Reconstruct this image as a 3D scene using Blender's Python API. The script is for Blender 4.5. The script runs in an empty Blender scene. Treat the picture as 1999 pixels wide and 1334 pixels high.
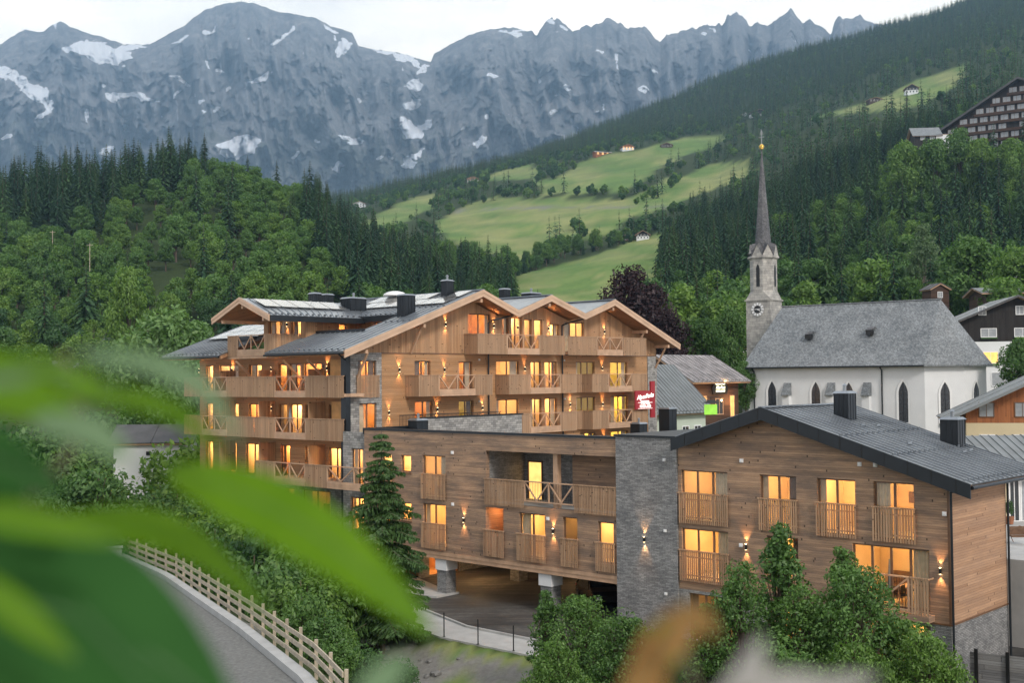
import bpy, bmesh, math, random
import numpy as np
from mathutils import Vector, Matrix
random.seed(7); rng=np.random.default_rng(11)
SC=bpy.context.scene; COL=SC.collection
PI=math.pi; R=math.radians
# ------------------------------------------------------------------ camera model
F=2300.;CX=1000;CY=667;CZ=13.2
phi=math.atan(70/2300.);roll=R(.52)
fw=np.array([0,math.cos(phi),math.sin(phi)]);up0=np.array([0,-math.sin(phi),math.cos(phi)]);r0=np.array([1.,0,0])
cR,sR=math.cos(roll),math.sin(roll)
rt=r0*cR-up0*sR; up=up0*cR+r0*sR
def ray(x,y):
    d=fw+rt*((x-CX)/F)+up*((CY-y)/F); return d/d[1]
def W(x,y,Y):
    d=ray(x,y); return Vector((d[0]*Y,Y,CZ+d[2]*Y))
ANG=R(47); VV=np.array([math.cos(ANG),math.sin(ANG)]);UU=np.array([-math.sin(ANG),math.cos(ANG)]);OO=np.array([18.57,50.4])
def loc2w(a,b): p=OO+VV*a+UU*b; return p[0],p[1]
def w2loc(x,y): d=np.array([x,y])-OO; return float(d@VV),float(d@UU)
# ------------------------------------------------------------------ materials
def newmat(name):
    m=bpy.data.materials.new(name); m.use_nodes=True; nt=m.node_tree; nt.nodes.clear()
    out=nt.nodes.new('ShaderNodeOutputMaterial'); return m,nt,out
class N:
    def __init__(s,nt): s.nt=nt
    def n(s,t,**k):
        x=s.nt.nodes.new('ShaderNode'+t)
        for a,b in k.items():
            if a.startswith('i_'): x.inputs[a[2:].replace('_',' ')].default_value=b
            else: setattr(x,a,b)
        return x
    def l(s,a,b): s.nt.links.new(a,b)
    def math(s,op,a,b=None,c=None):
        x=s.n('Math',operation=op)
        for i,v in enumerate((a,b,c)):
            if v is None: continue
            if isinstance(v,(int,float)): x.inputs[i].default_value=v
            else: s.l(v,x.inputs[i])
        return x.outputs[0]
    def ramp(s,f,stops):
        x=s.n('ValToRGB'); e=x.color_ramp.elements
        while len(e)<len(stops): e.new(.5)
        for i,(p,c) in enumerate(stops): e[i].position=p; e[i].color=(*c,1) if len(c)==3 else c
        s.l(f,x.inputs[0]); return x.outputs[0]
    def mix(s,f,a,b,bt='MIX'):
        x=s.n('MixRGB',blend_type=bt)
        for i,v in enumerate((f,a,b)):
            if isinstance(v,(int,float)): x.inputs[i].default_value=v
            elif isinstance(v,tuple): x.inputs[i].default_value=(*v,1) if len(v)==3 else v
            else: s.l(v,x.inputs[i])
        return x.outputs[0]
    def noise(s,vec,sc,det=4,rough=.55,dim='3D'):
        x=s.n('TexNoise',noise_dimensions=dim); x.inputs['Scale'].default_value=sc; x.inputs['Detail'].default_value=det; x.inputs['Roughness'].default_value=rough
        if vec is not None: s.l(vec,x.inputs['Vector'])
        return x.outputs['Fac']
    def bump(s,h,st=.4,dist=.02):
        x=s.n('Bump'); x.inputs['Strength'].default_value=st; x.inputs['Distance'].default_value=dist; s.l(h,x.inputs['Height']); return x.outputs[0]
    def bsdf(s,col,rough=.6,metal=0,normal=None,out=None,spec=.5,emi=None,es=0):
        x=s.n('BsdfPrincipled')
        if isinstance(col,tuple): x.inputs['Base Color'].default_value=(*col,1)
        else: s.l(col,x.inputs['Base Color'])
        if isinstance(rough,(int,float)): x.inputs['Roughness'].default_value=rough
        else: s.l(rough,x.inputs['Roughness'])
        x.inputs['Metallic'].default_value=metal; x.inputs['Specular IOR Level'].default_value=spec
        if emi: x.inputs['Emission Color'].default_value=(*emi,1); x.inputs['Emission Strength'].default_value=es
        if normal is not None: s.l(normal,x.inputs['Normal'])
        if out: s.l(x.outputs[0],out.inputs[0])
        return x
def simple(name,col,rough=.6,metal=0,var=.25,sc=3,bmp=.15,spec=.5,emi=None,es=0,dist=.02):
    m,nt,out=newmat(name); g=N(nt); tc=g.n('TexCoord').outputs['Object']
    f=g.noise(tc,sc); c=g.ramp(f,[(.25,tuple(v*(1-var) for v in col)),(.75,tuple(min(1,v*(1+var)) for v in col))])
    nb=g.bump(g.noise(tc,sc*8),bmp,dist)
    g.bsdf(c,rough,metal,nb,out,spec,emi,es); return m
def boards(name,cols,h=.13,vertical=False,weather=None,ws=.5,seg=4.0,gap=.06):
    """timber cladding; mesh coords are the building frame (a,b,z)"""
    m,nt,out=newmat(name); g=N(nt); tc=g.n('TexCoord').outputs['Object']; sp=g.n('SeparateXYZ'); g.l(tc,sp.inputs[0])
    ab=g.math('ADD',sp.outputs[0],sp.outputs[1]); z=sp.outputs[2]
    acr,lon=(ab,z) if vertical else (z,ab)
    s=g.math('DIVIDE',acr,h); row=g.math('FLOOR',s); fr=g.math('FRACT',s)
    wn=g.n('TexWhiteNoise',noise_dimensions='1D'); g.l(row,wn.inputs['W']); 
    sh=g.math('MULTIPLY_ADD',wn.outputs[0],17.3,lon); sgf=g.math('FLOOR',g.math('DIVIDE',sh,seg))
    cb=g.n('CombineXYZ'); g.l(row,cb.inputs[0]); g.l(sgf,cb.inputs[1])
    w2=g.n('TexWhiteNoise',noise_dimensions='2D'); g.l(cb.outputs[0],w2.inputs['Vector'])
    c=g.ramp(w2.outputs[0],[(i/(len(cols)-1),cc) for i,cc in enumerate(cols)])
    gv=g.n('CombineXYZ'); g.l(g.math('MULTIPLY',lon,1.2),gv.inputs[0]); g.l(g.math('MULTIPLY',acr,34),gv.inputs[1]); g.l(w2.outputs[0],gv.inputs[2])
    gr=g.noise(gv.outputs[0],1.0,5,.65)
    c=g.mix(g.math('MULTIPLY',gr,.55),c,(.02,.012,.008),'MULTIPLY') if False else g.mix(.5,c,g.ramp(gr,[(.3,(.45,.42,.4)),(.7,(1.25,1.25,1.25))]),'MULTIPLY')
    if weather:
        wv=g.n('CombineXYZ'); g.l(g.math('MULTIPLY',lon,.22),wv.inputs[0]); g.l(g.math('MULTIPLY',acr,1.1),wv.inputs[1])
        wf=g.noise(wv.outputs[0],1.6,8,.72); wf=g.ramp(wf,[(.38,(0,0,0)),(.62,(1,1,1))])
        c=g.mix(g.math('MULTIPLY',wf,ws),c,weather)
    e=g.math('LESS_THAN',fr,gap); 
    en=g.math('LESS_THAN',g.math('FRACT',g.math('DIVIDE',sh,seg)),.006)
    gp=g.math('MAXIMUM',e,en)
    c=g.mix(g.math('MULTIPLY',gp,.75),c,(.02,.014,.01))
    hgt=g.math('SUBTRACT',g.math('MULTIPLY',gr,.3),gp)
    g.bsdf(c,.72,0,g.bump(hgt,.5,.015),out,.3); return m
def ledge(name,dark=(.21,.212,.215),light=(.37,.372,.37),bw=.34,rh=.07):
    m,nt,out=newmat(name); g=N(nt); tc=g.n('TexCoord').outputs['Object']; sp=g.n('SeparateXYZ'); g.l(tc,sp.inputs[0])
    ab=g.math('ADD',sp.outputs[0],sp.outputs[1]); cb=g.n('CombineXYZ'); g.l(ab,cb.inputs[0]); g.l(sp.outputs[2],cb.inputs[1])
    ns=g.noise(cb.outputs[0],9,2); cb2=g.n('CombineXYZ'); g.l(ab,cb2.inputs[0]); g.l(g.math('MULTIPLY_ADD',ns,.03,sp.outputs[2]),cb2.inputs[1])
    br=g.n('TexBrick',offset=.5,offset_frequency=2,squash=.7,squash_frequency=3); g.l(cb2.outputs[0],br.inputs['Vector'])
    br.inputs['Scale'].default_value=1; br.inputs['Brick Width'].default_value=bw; br.inputs['Row Height'].default_value=rh; br.inputs['Mortar Size'].default_value=.006
    br.inputs['Color1'].default_value=(*dark,1); br.inputs['Color2'].default_value=(*light,1); br.inputs['Mortar'].default_value=(.03,.03,.03,1)
    big=g.noise(cb.outputs[0],1.1,5); c=g.mix(.7,br.outputs['Color'],g.ramp(big,[(.3,(.6,.6,.62)),(.7,(1.2,1.18,1.15))]),'MULTIPLY')
    hh=g.mix(.5,br.outputs['Color'],g.noise(cb.outputs[0],22,4))
    g.bsdf(c,.85,0,g.bump(hh,.9,.06),out,.3); return m
M={}
M['larch']=boards('larch_cladding',[(.46,.25,.115),(.54,.305,.15),(.39,.205,.09),(.50,.28,.135)],.14,False,(.34,.22,.135),.45,9)
M['larchv']=boards('larch_vertical',[(.45,.255,.13),(.56,.33,.175),(.35,.19,.095),(.50,.29,.155)],.17,True,(.31,.21,.14),.4,9)
M['slat']=boards('larch_slats',[(.47,.295,.175),(.56,.36,.22),(.39,.235,.135),(.50,.32,.195)],.107,True,(.34,.24,.165),.35,9,.10)
M['weath']=boards('weathered_cladding',[(.42,.265,.165),(.54,.35,.22),(.33,.21,.135),(.47,.305,.19)],.105,False,(.17,.125,.10),.85,11)
M['weath2']=boards('larch_sidewall',[(.47,.275,.16),(.56,.34,.205),(.39,.22,.125),(.50,.30,.18)],.115,False,(.31,.20,.14),.55,9)
M['beam']=simple('timber_beam',(.50,.32,.205),.65,0,.22,1.6,.2)
M['fascia']=simple('fascia_board',(.55,.37,.25),.6,0,.18,.9,.2)
M['soffit']=boards('soffit_boards',[(.42,.22,.11),(.5,.28,.15),(.36,.18,.09)],.2,True,None)
M['frame']=simple('window_frame_wood',(.16,.085,.045),.5,0,.25,3)
M['stone']=ledge('ledgestone')
M['stone2']=ledge('field_stone',(.24,.235,.225),(.44,.43,.41),.45,.16)
M['anth']=simple('anthracite_metal',(.016,.020,.025),.45,.3,.15,2,.05)
M['conc']=simple('concrete',(.40,.40,.39),.85,0,.15,1.2,.3)
M['plaster']=simple('white_plaster',(.72,.73,.74),.9,0,.06,.5,.2)
M['white']=simple('white_paint',(.8,.8,.8),.6,0,.04)
M['dark']=simple('dark_fitting',(.015,.015,.016),.4,.2,.2)
def asph():
    m,nt,out=newmat('asphalt'); g=N(nt); tc=g.n('TexCoord').outputs['Object']; a=g.noise(tc,.28,6,.72); b=g.noise(tc,3.5,4,.7); mp=g.n('Mapping'); mp.inputs['Scale'].default_value=(.25,2.2,1); mp.inputs['Rotation'].default_value=(0,0,.9); g.l(tc,mp.inputs[0]); t=g.noise(mp.outputs[0],.8,5,.65)
    c=g.ramp(a,[(.32,(.022,.022,.024)),(.5,(.05,.049,.048)),(.66,(.095,.09,.085))]); c=g.mix(.7,c,g.ramp(t,[(.38,(.55,.55,.55)),(.6,(1.5,1.48,1.42))]),'MULTIPLY'); c=g.mix(.5,c,g.ramp(b,[(.35,(.6,.6,.6)),(.65,(1.4,1.4,1.4))]),'MULTIPLY')
    g.bsdf(c,g.ramp(a,[(.35,(.72,)*3),(.6,(.92,)*3)]),0,g.bump(b,.35,.02),out,.4); return m
M['asphalt']=asph()
M['gravel']=simple('gravel',(.18,.18,.17),.95,0,.35,7,.8,dist=.05)
def roofmetal():
    m,nt,out=newmat('standing_seam_metal'); g=N(nt); tc=g.n('TexCoord').outputs['Object']
    f=g.noise(tc,.6,5); c=g.ramp(f,[(.3,(.22,.24,.265)),(.7,(.33,.355,.38))]); r=g.ramp(g.noise(tc,1.5,4),[(.3,(.30,)*3),(.7,(.40,)*3)])
    g.bsdf(c,r,.75,g.bump(g.noise(tc,.8,2),.08,.1),out); return m
M['roof']=roofmetal()
M['solar']=simple('solar_glass',(.50,.49,.47),.12,.75,.06,1,.0,1.0)
def glassm():
    m,nt,out=newmat('window_glass'); g=N(nt); fr=g.n('LayerWeight'); pw=g.math('MULTIPLY_ADD',g.math('POWER',fr.outputs['Facing'],4.),.8,.05)
    t=g.n('BsdfTransparent'); t.inputs[0].default_value=(.93,.95,.94,1); gl=g.n('BsdfGlossy'); gl.inputs['Roughness'].default_value=.03
    x=g.n('MixShader'); g.l(pw,x.inputs[0]); g.l(t.outputs[0],x.inputs[1]); g.l(gl.outputs[0],x.inputs[2]); g.l(x.outputs[0],out.inputs[0]); return m
M['glass']=glassm()
M['darkglass']=simple('dark_pane',(.03,.035,.04),.08,0,.2,1,0,.8)
M['greyglass']=simple('curtained_pane',(.30,.32,.34),.25,0,.2,2,0,.6)
def emis(name,c,s):
    m,nt,out=newmat(name); g=N(nt); tc=g.n('TexCoord').outputs['Object']
    f=g.noise(tc,1.7,2); cc=g.mix(f,tuple(v*.45 for v in c),c)
    e=g.n('Emission'); g.l(cc,e.inputs[0]); e.inputs[1].default_value=s; g.l(e.outputs[0],out.inputs[0]); return m
M['litpane']=emis('lit_pane',(1.,.55,.16),1.5)
M['litsign']=emis('lit_letters',(1.,.92,.6),3.0)
M['litwhite']=emis('lit_white_letters',(1.,.93,.85),1.7)
M['litgreen']=emis('lit_green_box',(.45,.95,.12),.8)
M['bulb']=emis('lamp_glow',(1.,.72,.38),14)
M['shade']=emis('lamp_shade_glow',(1.,.72,.36),3.5)
M['roomw']=simple('room_wall_cream',(.80,.62,.38),.8,0,.12,.7,.0)
M['roomo']=simple('room_wall_timber',(.62,.34,.13),.7,0,.3,1.4,.1)
M['roomy']=simple('room_wall_yellow',(.82,.68,.30),.8,0,.1,.7,0)
M['curt']=simple('curtain_cloth',(.62,.48,.33),.9,0,.15,3,.2)
M['curtd']=simple('curtain_dark',(.20,.12,.08),.9,0,.2,3,.2)
M['red']=simple('red_sign_panel',(.33,.012,.02),.45,0,.1)
# foliage
def foliage(name,c1,c2,tr=.3,hue=.35):
    m,nt,out=newmat(name); g=N(nt); geo=g.n('NewGeometry'); oi=g.n('ObjectInfo'); tc=g.n('TexCoord').outputs['Object']
    r=g.math('MULTIPLY_ADD',geo.outputs['Random Per Island'],.55,g.math('MULTIPLY',g.noise(tc,.45,3),.45))
    c=g.mix(r,c1,c2)
    v=g.ramp(oi.outputs['Random'],[(0,(1-hue,1-hue*.8,1-hue*.6)),(.5,(1,1,1)),(1,(1+hue*1.2,1+hue*.7,1-hue*.2))])
    c=g.mix(1,c,v,'MULTIPLY')
    d=g.n('BsdfDiffuse'); g.l(c,d.inputs[0]); t=g.n('BsdfTranslucent'); g.l(g.mix(1,c,(1.2,1.35,.7),'MULTIPLY'),t.inputs[0])
    x=g.n('MixShader'); x.inputs[0].default_value=tr; g.l(d.outputs[0],x.inputs[1]); g.l(t.outputs[0],x.inputs[2])
    gl=g.n('BsdfGlossy'); gl.inputs['Roughness'].default_value=.5; y=g.n('MixShader'); y.inputs[0].default_value=.03; g.l(x.outputs[0],y.inputs[1]); g.l(gl.outputs[0],y.inputs[2])
    g.l(y.outputs[0],out.inputs[0]); return m
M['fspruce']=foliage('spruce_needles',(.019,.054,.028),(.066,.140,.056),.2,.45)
M['fspruce2']=foliage('spruce_needles_near',(.022,.058,.020),(.085,.165,.045),.2,.1)
M['fbroad']=foliage('broad_leaves',(.036,.095,.028),(.14,.26,.07),.3,.55)
M['fbroad2']=foliage('broad_leaves_fresh',(.045,.115,.025),(.15,.27,.06),.3,.3)
M['fmaple']=foliage('maple_leaves',(.025,.07,.018),(.17,.31,.07),.3,.2)
M['fcopper']=foliage('copper_leaves',(.018,.008,.010),(.050,.024,.028),.2,.1)
M['fbirch']=foliage('birch_leaves',(.06,.11,.05),(.14,.22,.10),.3,.1)
M['fdead']=foliage('dead_needles',(.10,.06,.045),(.17,.11,.08),.2,.1)
M['bark']=simple('bark',(.10,.075,.055),.9,0,.4,4,.5)
M['barkl']=simple('pale_bark',(.24,.20,.165),.9,0,.3,4,.5)
# ------------------------------------------------------------------ mesh builder
class MB:
    def __init__(s): s.v=[];s.f=[];s.m=[]
    def add(s,vs,fs,mi=0):
        o=len(s.v); s.v+= [tuple(v) for v in vs]; s.f+=[tuple(i+o for i in f) for f in fs]; s.m+=[mi]*len(fs)
    def box(s,x0,x1,y0,y1,z0,z1,mi=0):
        if x0>x1:x0,x1=x1,x0
        if y0>y1:y0,y1=y1,y0
        if z0>z1:z0,z1=z1,z0
        s.add([(x0,y0,z0),(x1,y0,z0),(x1,y1,z0),(x0,y1,z0),(x0,y0,z1),(x1,y0,z1),(x1,y1,z1),(x0,y1,z1)],
              [(0,3,2,1),(4,5,6,7),(0,1,5,4),(1,2,6,5),(2,3,7,6),(3,0,4,7)],mi)
    def hexa(s,b,t,mi=0):
        n=len(b); s.add(list(b)+list(t),[tuple(range(n-1,-1,-1)),tuple(range(n,2*n))]+[(i,(i+1)%n,n+(i+1)%n,n+i) for i in range(n)],mi)
    def bar(s,p,q,w,h=None,mi=0,upv=(0,0,1)):
        h=h or w; p=Vector(p);q=Vector(q);d=(q-p).normalized();u=Vector(upv)
        if abs(d.dot(u))>.98:u=Vector((1,0,0))
        sd=d.cross(u).normalized(); u=sd.cross(d)
        c=[(-w/2,-h/2),(w/2,-h/2),(w/2,h/2),(-w/2,h/2)]
        s.hexa([p+sd*a+u*b for a,b in c],[q+sd*a+u*b for a,b in c],mi)
    def tube(s,p,q,r,r2=None,n=8,mi=0):
        r2=r if r2 is None else r2; p=Vector(p);q=Vector(q);d=(q-p).normalized();u=Vector((0,0,1))
        if abs(d.z)>.95:u=Vector((1,0,0))
        sd=d.cross(u).normalized();u=sd.cross(d)
        A=[p+(sd*math.cos(t)+u*math.sin(t))*r for t in [2*PI*i/n for i in range(n)]]
        B=[q+(sd*math.cos(t)+u*math.sin(t))*r2 for t in [2*PI*i/n for i in range(n)]]
        s.hexa(A,B,mi)
    def path(s,pts,r,n=6,mi=0):
        for a,b in zip(pts,pts[1:]): s.tube(a,b,r,None,n,mi)
    def quad(s,a,b,c,d,mi=0): s.add([a,b,c,d],[(0,1,2,3)],mi)
    def build(s,name,mats,parent=None,smooth=False):
        me=bpy.data.meshes.new(name); me.from_pydata(s.v,[],s.f)
        if not isinstance(mats,(list,tuple)): mats=[mats]
        for m in mats: me.materials.append(m)
        if len(mats)>1: me.polygons.foreach_set('material_index',s.m)
        if smooth: me.polygons.foreach_set('use_smooth',[True]*len(me.polygons))
        me.update(); o=bpy.data.objects.new(name,me); COL.objects.link(o)
        if parent: o.parent=parent
        return o
def tag(o,label=None,cat=None,group=None,kind=None):
    if label:o['label']=label
    if cat:o['category']=cat
    if group:o['group']=group
    if kind:o['kind']=kind
    return o
def empty(name,loc,rz,label,cat,group=None):
    o=bpy.data.objects.new(name,None); COL.objects.link(o); o.location=loc; o.rotation_euler=(0,0,rz); o.empty_display_size=.3
    return tag(o,label,cat,group)
def light(name,parent,loc,kind,energy,col,rad=.08,rot=None,spot=None,blend=.5):
    l=bpy.data.lights.new(name,kind); l.energy=energy; l.color=col
    l.shadow_soft_size=rad
    if spot: l.spot_size=spot; l.spot_blend=blend
    o=bpy.data.objects.new(name,l); COL.objects.link(o); o.parent=parent; o.location=loc
    if rot: o.rotation_euler=rot
    return o
# ------------------------------------------------------------------ facade helpers, frame (a,b,z)
class Pl:   # plane: ax 'a' -> wall a=c, u=b, faces -a ; ax 'b' -> wall b=c, u=a, faces -b
    def __init__(s,ax,c): s.ax=ax;s.c=c
    def p(s,u,d,z): return (s.c+d,u,z) if s.ax=='a' else (u,s.c+d,z)
    def box(s,mb,u0,u1,d0,d1,z0,z1,mi=0):
        if s.ax=='a': mb.box(s.c+d0,s.c+d1,u0,u1,z0,z1,mi)
        else: mb.box(u0,u1,s.c+d0,s.c+d1,z0,z1,mi)
def wall(name,parent,pl,u0,u1,z0,top,ops,mat,breaks=(),reveal=.25,zb=()):
    tf=top if callable(top) else (lambda u:top)
    us=sorted(set([u0,u1]+[b for b in breaks if u0<b<u1]+[v for o in ops for v in o[:2] if u0<v<u1])); zs=sorted(set([z0]+[v for o in ops for v in o[2:4]]+list(zb)))
    mb=MB()
    for i in range(len(us)-1):
        a,b=us[i],us[i+1]; ta,tb=tf(a+1e-4),tf(b-1e-4); zz=zs+[1e3]
        for j in range(len(zz)-1):
            c,d=zz[j],zz[j+1]; um=(a+b)/2; zm=(c+min(d,max(ta,tb)))/2
            if any(o[0]-1e-6<=um<=o[1]+1e-6 and o[2]-1e-6<=zm<=o[3]+1e-6 for o in ops): continue
            c1,c2,d1,d2=min(c,ta),min(c,tb),min(d,ta),min(d,tb)
            if d1-c1<1e-5 and d2-c2<1e-5: continue
            mb.quad(pl.p(a,0,c1),pl.p(b,0,c2),pl.p(b,0,d2),pl.p(a,0,d1))
    for o in ops:
        a,b,c,d=o[:4]
        for q in ([(a,c),(b,c)],[(b,c),(b,d)],[(b,d),(a,d)],[(a,d),(a,c)]):
            (x,y),(x2,y2)=q; mb.quad(pl.p(x,0,y),pl.p(x2,0,y2),pl.p(x2,reveal,y2),pl.p(x,reveal,y))
    return mb.build(name,mat,parent)
WARM=(1.,.62,.27)
def window(parent,pl,u0,u1,z0,z1,n=2,room='w',curt=1,watt=26,depth=2.6,seed=None,prop=True,fm=None,s=.35):
    watt*=1.7
    r=random.Random(seed if seed is not None else int(u0*100+z0*1000))
    e=.003; f=MB(); fwid=.07; D0,D1=.13,.20
    u0+=e;u1-=e;z0+=e;z1-=e
    pl.box(f,u0,u0+fwid,D0,D1,z0,z1);pl.box(f,u1-fwid,u1,D0,D1,z0,z1);pl.box(f,u0+fwid,u1-fwid,D0,D1,z1-fwid,z1);pl.box(f,u0+fwid,u1-fwid,D0,D1,z0,z0+fwid)
    for i in range(1,n):
        c=u0+(u1-u0)*i/n; pl.box(f,c-.055,c+.055,D0+.005,D1-.005,z0+fwid,z1-fwid)
    w=f.build('window',fm or M['frame'],parent)
    g=MB(); g.quad(pl.p(u0+.05,.16,z0+.05),pl.p(u1-.05,.16,z0+.05),pl.p(u1-.05,.16,z1-.05),pl.p(u0+.05,.16,z1-.05)); g.build('pane',M['glass'],w)
    if room:
        mt={'w':M['roomw'],'o':M['roomo'],'y':M['roomy']}[room]
        a,b,c,d,k,h=u0-s,u1+s,z0-.01,z1+.12,.26,depth
        b_=MB(); P=pl.p
        b_.quad(P(a,h,c),P(b,h,c),P(b,h,d),P(a,h,d)); b_.quad(P(a,k,c),P(a,h,c),P(a,h,d),P(a,k,d)); b_.quad(P(b,k,c),P(b,h,c),P(b,h,d),P(b,k,d))
        b_.quad(P(a,k,c),P(b,k,c),P(b,h,c),P(a,h,c)); b_.quad(P(a,k,d),P(b,k,d),P(b,h,d),P(a,h,d))
        # front returns beside the opening
        b_.quad(P(a,k,c),P(u0,k,c),P(u0,k,d),P(a,k,d)); b_.quad(P(u1,k,c),P(b,k,c),P(b,k,d),P(u1,k,d)); b_.quad(P(u0,k,z1),P(u1,k,z1),P(u1,k,d),P(u0,k,d))
        b_.build('room_interior',mt,w)
        if prop:
            p=MB(); x=r.uniform(u0+.1,u1-.5); t=r.random()
            if t<.4: pl.box(p,x,x+.55,h-.05,h-.02,z0+1.35,z0+1.85); pl.box(p,u0,u0+(u1-u0)*.3,h-.35,h-.06,z0,z0+2.0)
            elif t<.75: pl.box(p,x,x+.7,h-1.0,h-.5,z0+.0,z0+.95); pl.box(p,x+.1,x+.15,h-1.0,h-.95,z0+.95,z0+1.3)
            else: pl.box(p,x-.2,x+.9,h-1.3,h-.2,z0+.4,z0+.55); pl.box(p,x-.2,x+.9,h-.25,h-.18,z0,z0+1.1)
            p.build('furniture',M['curtd'],w)
            if r.random()<.5:
                lp=MB(); cx=r.uniform(u0+.3,u1-.3); q=P(cx,h-.7,z0+1.5); lp.tube((q[0],q[1],q[2]-.13),(q[0],q[1],q[2]+.13),.16,.10,10); lp.build('lamp_shade',M['shade'],w)
        light('room_light',w,P((u0+u1)/2+r.uniform(-.2,.2),min(1.5,depth*.55),z1-.25),'POINT',watt*(r.uniform(.6,1.5) if r.random()<.85 else .12),WARM if room!='y' else (1,.75,.28),.15)
    if curt and r.random()<.35: curt=2
    for k in range(curt):
        cm=MB(); side=r.random()<.5 if curt==1 else (k==0); wd=min(.75,(u1-u0)*.34)*r.uniform(.4,1.25)
        s0=u0+.03 if side else u1-.03-wd; nn=10
        for i in range(nn):
            x0=s0+wd*i/nn; x1=s0+wd*(i+1)/nn; y0=.27+.05*(i%2); y1=.27+.05*((i+1)%2)
            cm.quad(pl.p(x0,y0,z0+.02),pl.p(x1,y1,z0+.02),pl.p(x1,y1,z1),pl.p(x0,y0,z1))
        cm.build('curtain',M['curt'] if r.random()<.6 else M['curtd'],w)
    return w
def slats(parent,pl,u0,u1,d,z0,z1,gap=.035,wd=.075,name='slat_panel',mat=None,rails=True):
    mb=MB(); n=max(2,int((u1-u0)/(wd+gap))); st=(u1-u0)/n
    for i in range(n): pl.box(mb,u0+i*st,u0+i*st+st-gap,d,d+.028,z0,z1-.04)
    if rails:
        for zz in (z0+.28,z1-.35): pl.box(mb,u0,u1,d+.03,d+.06,zz,zz+.06)
        pl.box(mb,u0-.01,u1+.01,d-.03,d+.09,z1-.04,z1+.02)
    return mb.build(name,mat or M['slat'],parent)
def slat_side(parent,pl,u,d0,d1,z0,z1,gap=.035,wd=.075):   # panel perpendicular to the facade
    mb=MB(); n=max(2,int((d1-d0)/(wd+gap))); st=(d1-d0)/n
    for i in range(n): pl.box(mb,u,u+.028,d0+i*st,d0+i*st+st-gap,z0,z1-.04)
    pl.box(mb,u-.03,u+.06,d0,d1,z1-.04,z1+.02); return mb.build('side_panel',M['slat'],parent)
def cross(parent,pl,u0,u1,d,z0,z1,n=2,fill=.42):
    mb=MB(); L=(u1-u0)/n; zb=z0+fill
    for i in range(n+1):
        x=u0+i*L; pl.box(mb,x-.04,x+.04,d,d+.08,zb,z1-.04)
    pl.box(mb,u0,u1,d+.001,d+.079,zb,zb+.07); pl.box(mb,u0-.01,u1+.01,d-.03,d+.09,z1-.04,z1+.02)
    for i in range(n):
        x=u0+i*L
        mb.bar(pl.p(x+.05,d+.04,z1-.08),pl.p(x+L/2,d+.04,zb+.09),.07,.07); mb.bar(pl.p(x+L-.05,d+.04,z1-.08),pl.p(x+L/2,d+.04,zb+.09),.068,.068)
    if fill>.1:
        k=int(fill/.13)
        for j in range(k): pl.box(mb,u0,u1,d-.01,d+.03,z0+fill*j/k,z0+fill*(j+1)/k-.012)
    o=mb.build('cross_brace_panel',M['beam'],parent)
    bb=MB(); m=int((u1-u0)/.12)
    for i in range(m): x=u0+(i+.5)*(u1-u0)/m; pl.box(bb,x-.007,x+.007,d+.085,d+.099,zb+.05,z1-.05)
    bb.build('safety_bars',M['dark'],parent)
    return o
def sconce(parent,pl,u,z,w=2.2,up_=1.,dn=1.,lit=True):
    mb=MB(); c=pl.p(u,-.09,z); mb.tube((c[0],c[1],z-.13),(c[0],c[1],z+.13),.055,None,10); pl.box(mb,u-.03,u+.03,-.05,-.003,z-.05,z+.05)
    o=mb.build('wall_lamp',M['dark'],parent)
    if lit:
        g=MB(); g.tube((c[0],c[1],z-.139),(c[0],c[1],z-.132),.045,None,10); g.tube((c[0],c[1],z+.132),(c[0],c[1],z+.139),.045,None,10); g.build('lamp_glow',M['bulb'],o)
        if up_: light('lamp_up',o,(c[0],c[1],z+.15),'SPOT',w*34*up_,(1,.50,.20),.03,(PI,0,0),R(70),.8)
        if dn: light('lamp_down',o,(c[0],c[1],z-.15),'SPOT',w*34*dn,(1,.50,.20),.03,(0,0,0),R(70),.8)
    return o
def roofslab(parent,E0,E1,R1,R0,name='roof',th=.07,seam=.55,guards=True,mat=None,soffit=.16,smat=None,rows=(.35,)):
    """E0,E1 eave ends, R1,R0 ridge ends (top surface)"""
    E0,E1,R1,R0=map(Vector,(E0,E1,R1,R0)); nrm=(E1-E0).cross(R0-E0).normalized()
    if nrm.z<0:nrm=-nrm
    mb=MB(); t=nrm*th; mb.hexa([E0-t,E1-t,R1-t,R0-t],[E0,E1,R1,R0])
    L=(E1-E0).length; n=max(2,int(L/seam))
    for i in range(n+1):
        s=i/n; p=E0.lerp(E1,s)+nrm*.02; q=R0.lerp(R1,s)+nrm*.02
        mb.bar(p,q,.03,.075,0,nrm)
    if guards:
        for rr in rows:
            k=rr/(R0-E0).length if rr>0 else .5
            for i in range(n):
                p=E0.lerp(E1,(i+.5)/n).lerp(R0.lerp(R1,(i+.5)/n),k)+nrm*.06
                mb.bar(p-(E1-E0).normalized()*.09,p+(E1-E0).normalized()*.09,.05,.12,0,nrm)
    o=mb.build(name,mat or M['roof'],parent)
    if soffit:
        s=MB(); a=nrm*(th+.003); b=nrm*(th+soffit); ie=.06
        c=(E0+E1+R0+R1)/4; ins=lambda P:P+(c-P).normalized()*ie
        q=[ins(x) for x in (E0,E1,R1,R0)]
        s.hexa([x-b for x in q],[x-a for x in q]); s.build('roof_soffit',smat or M['soffit'],o)
    return o
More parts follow.
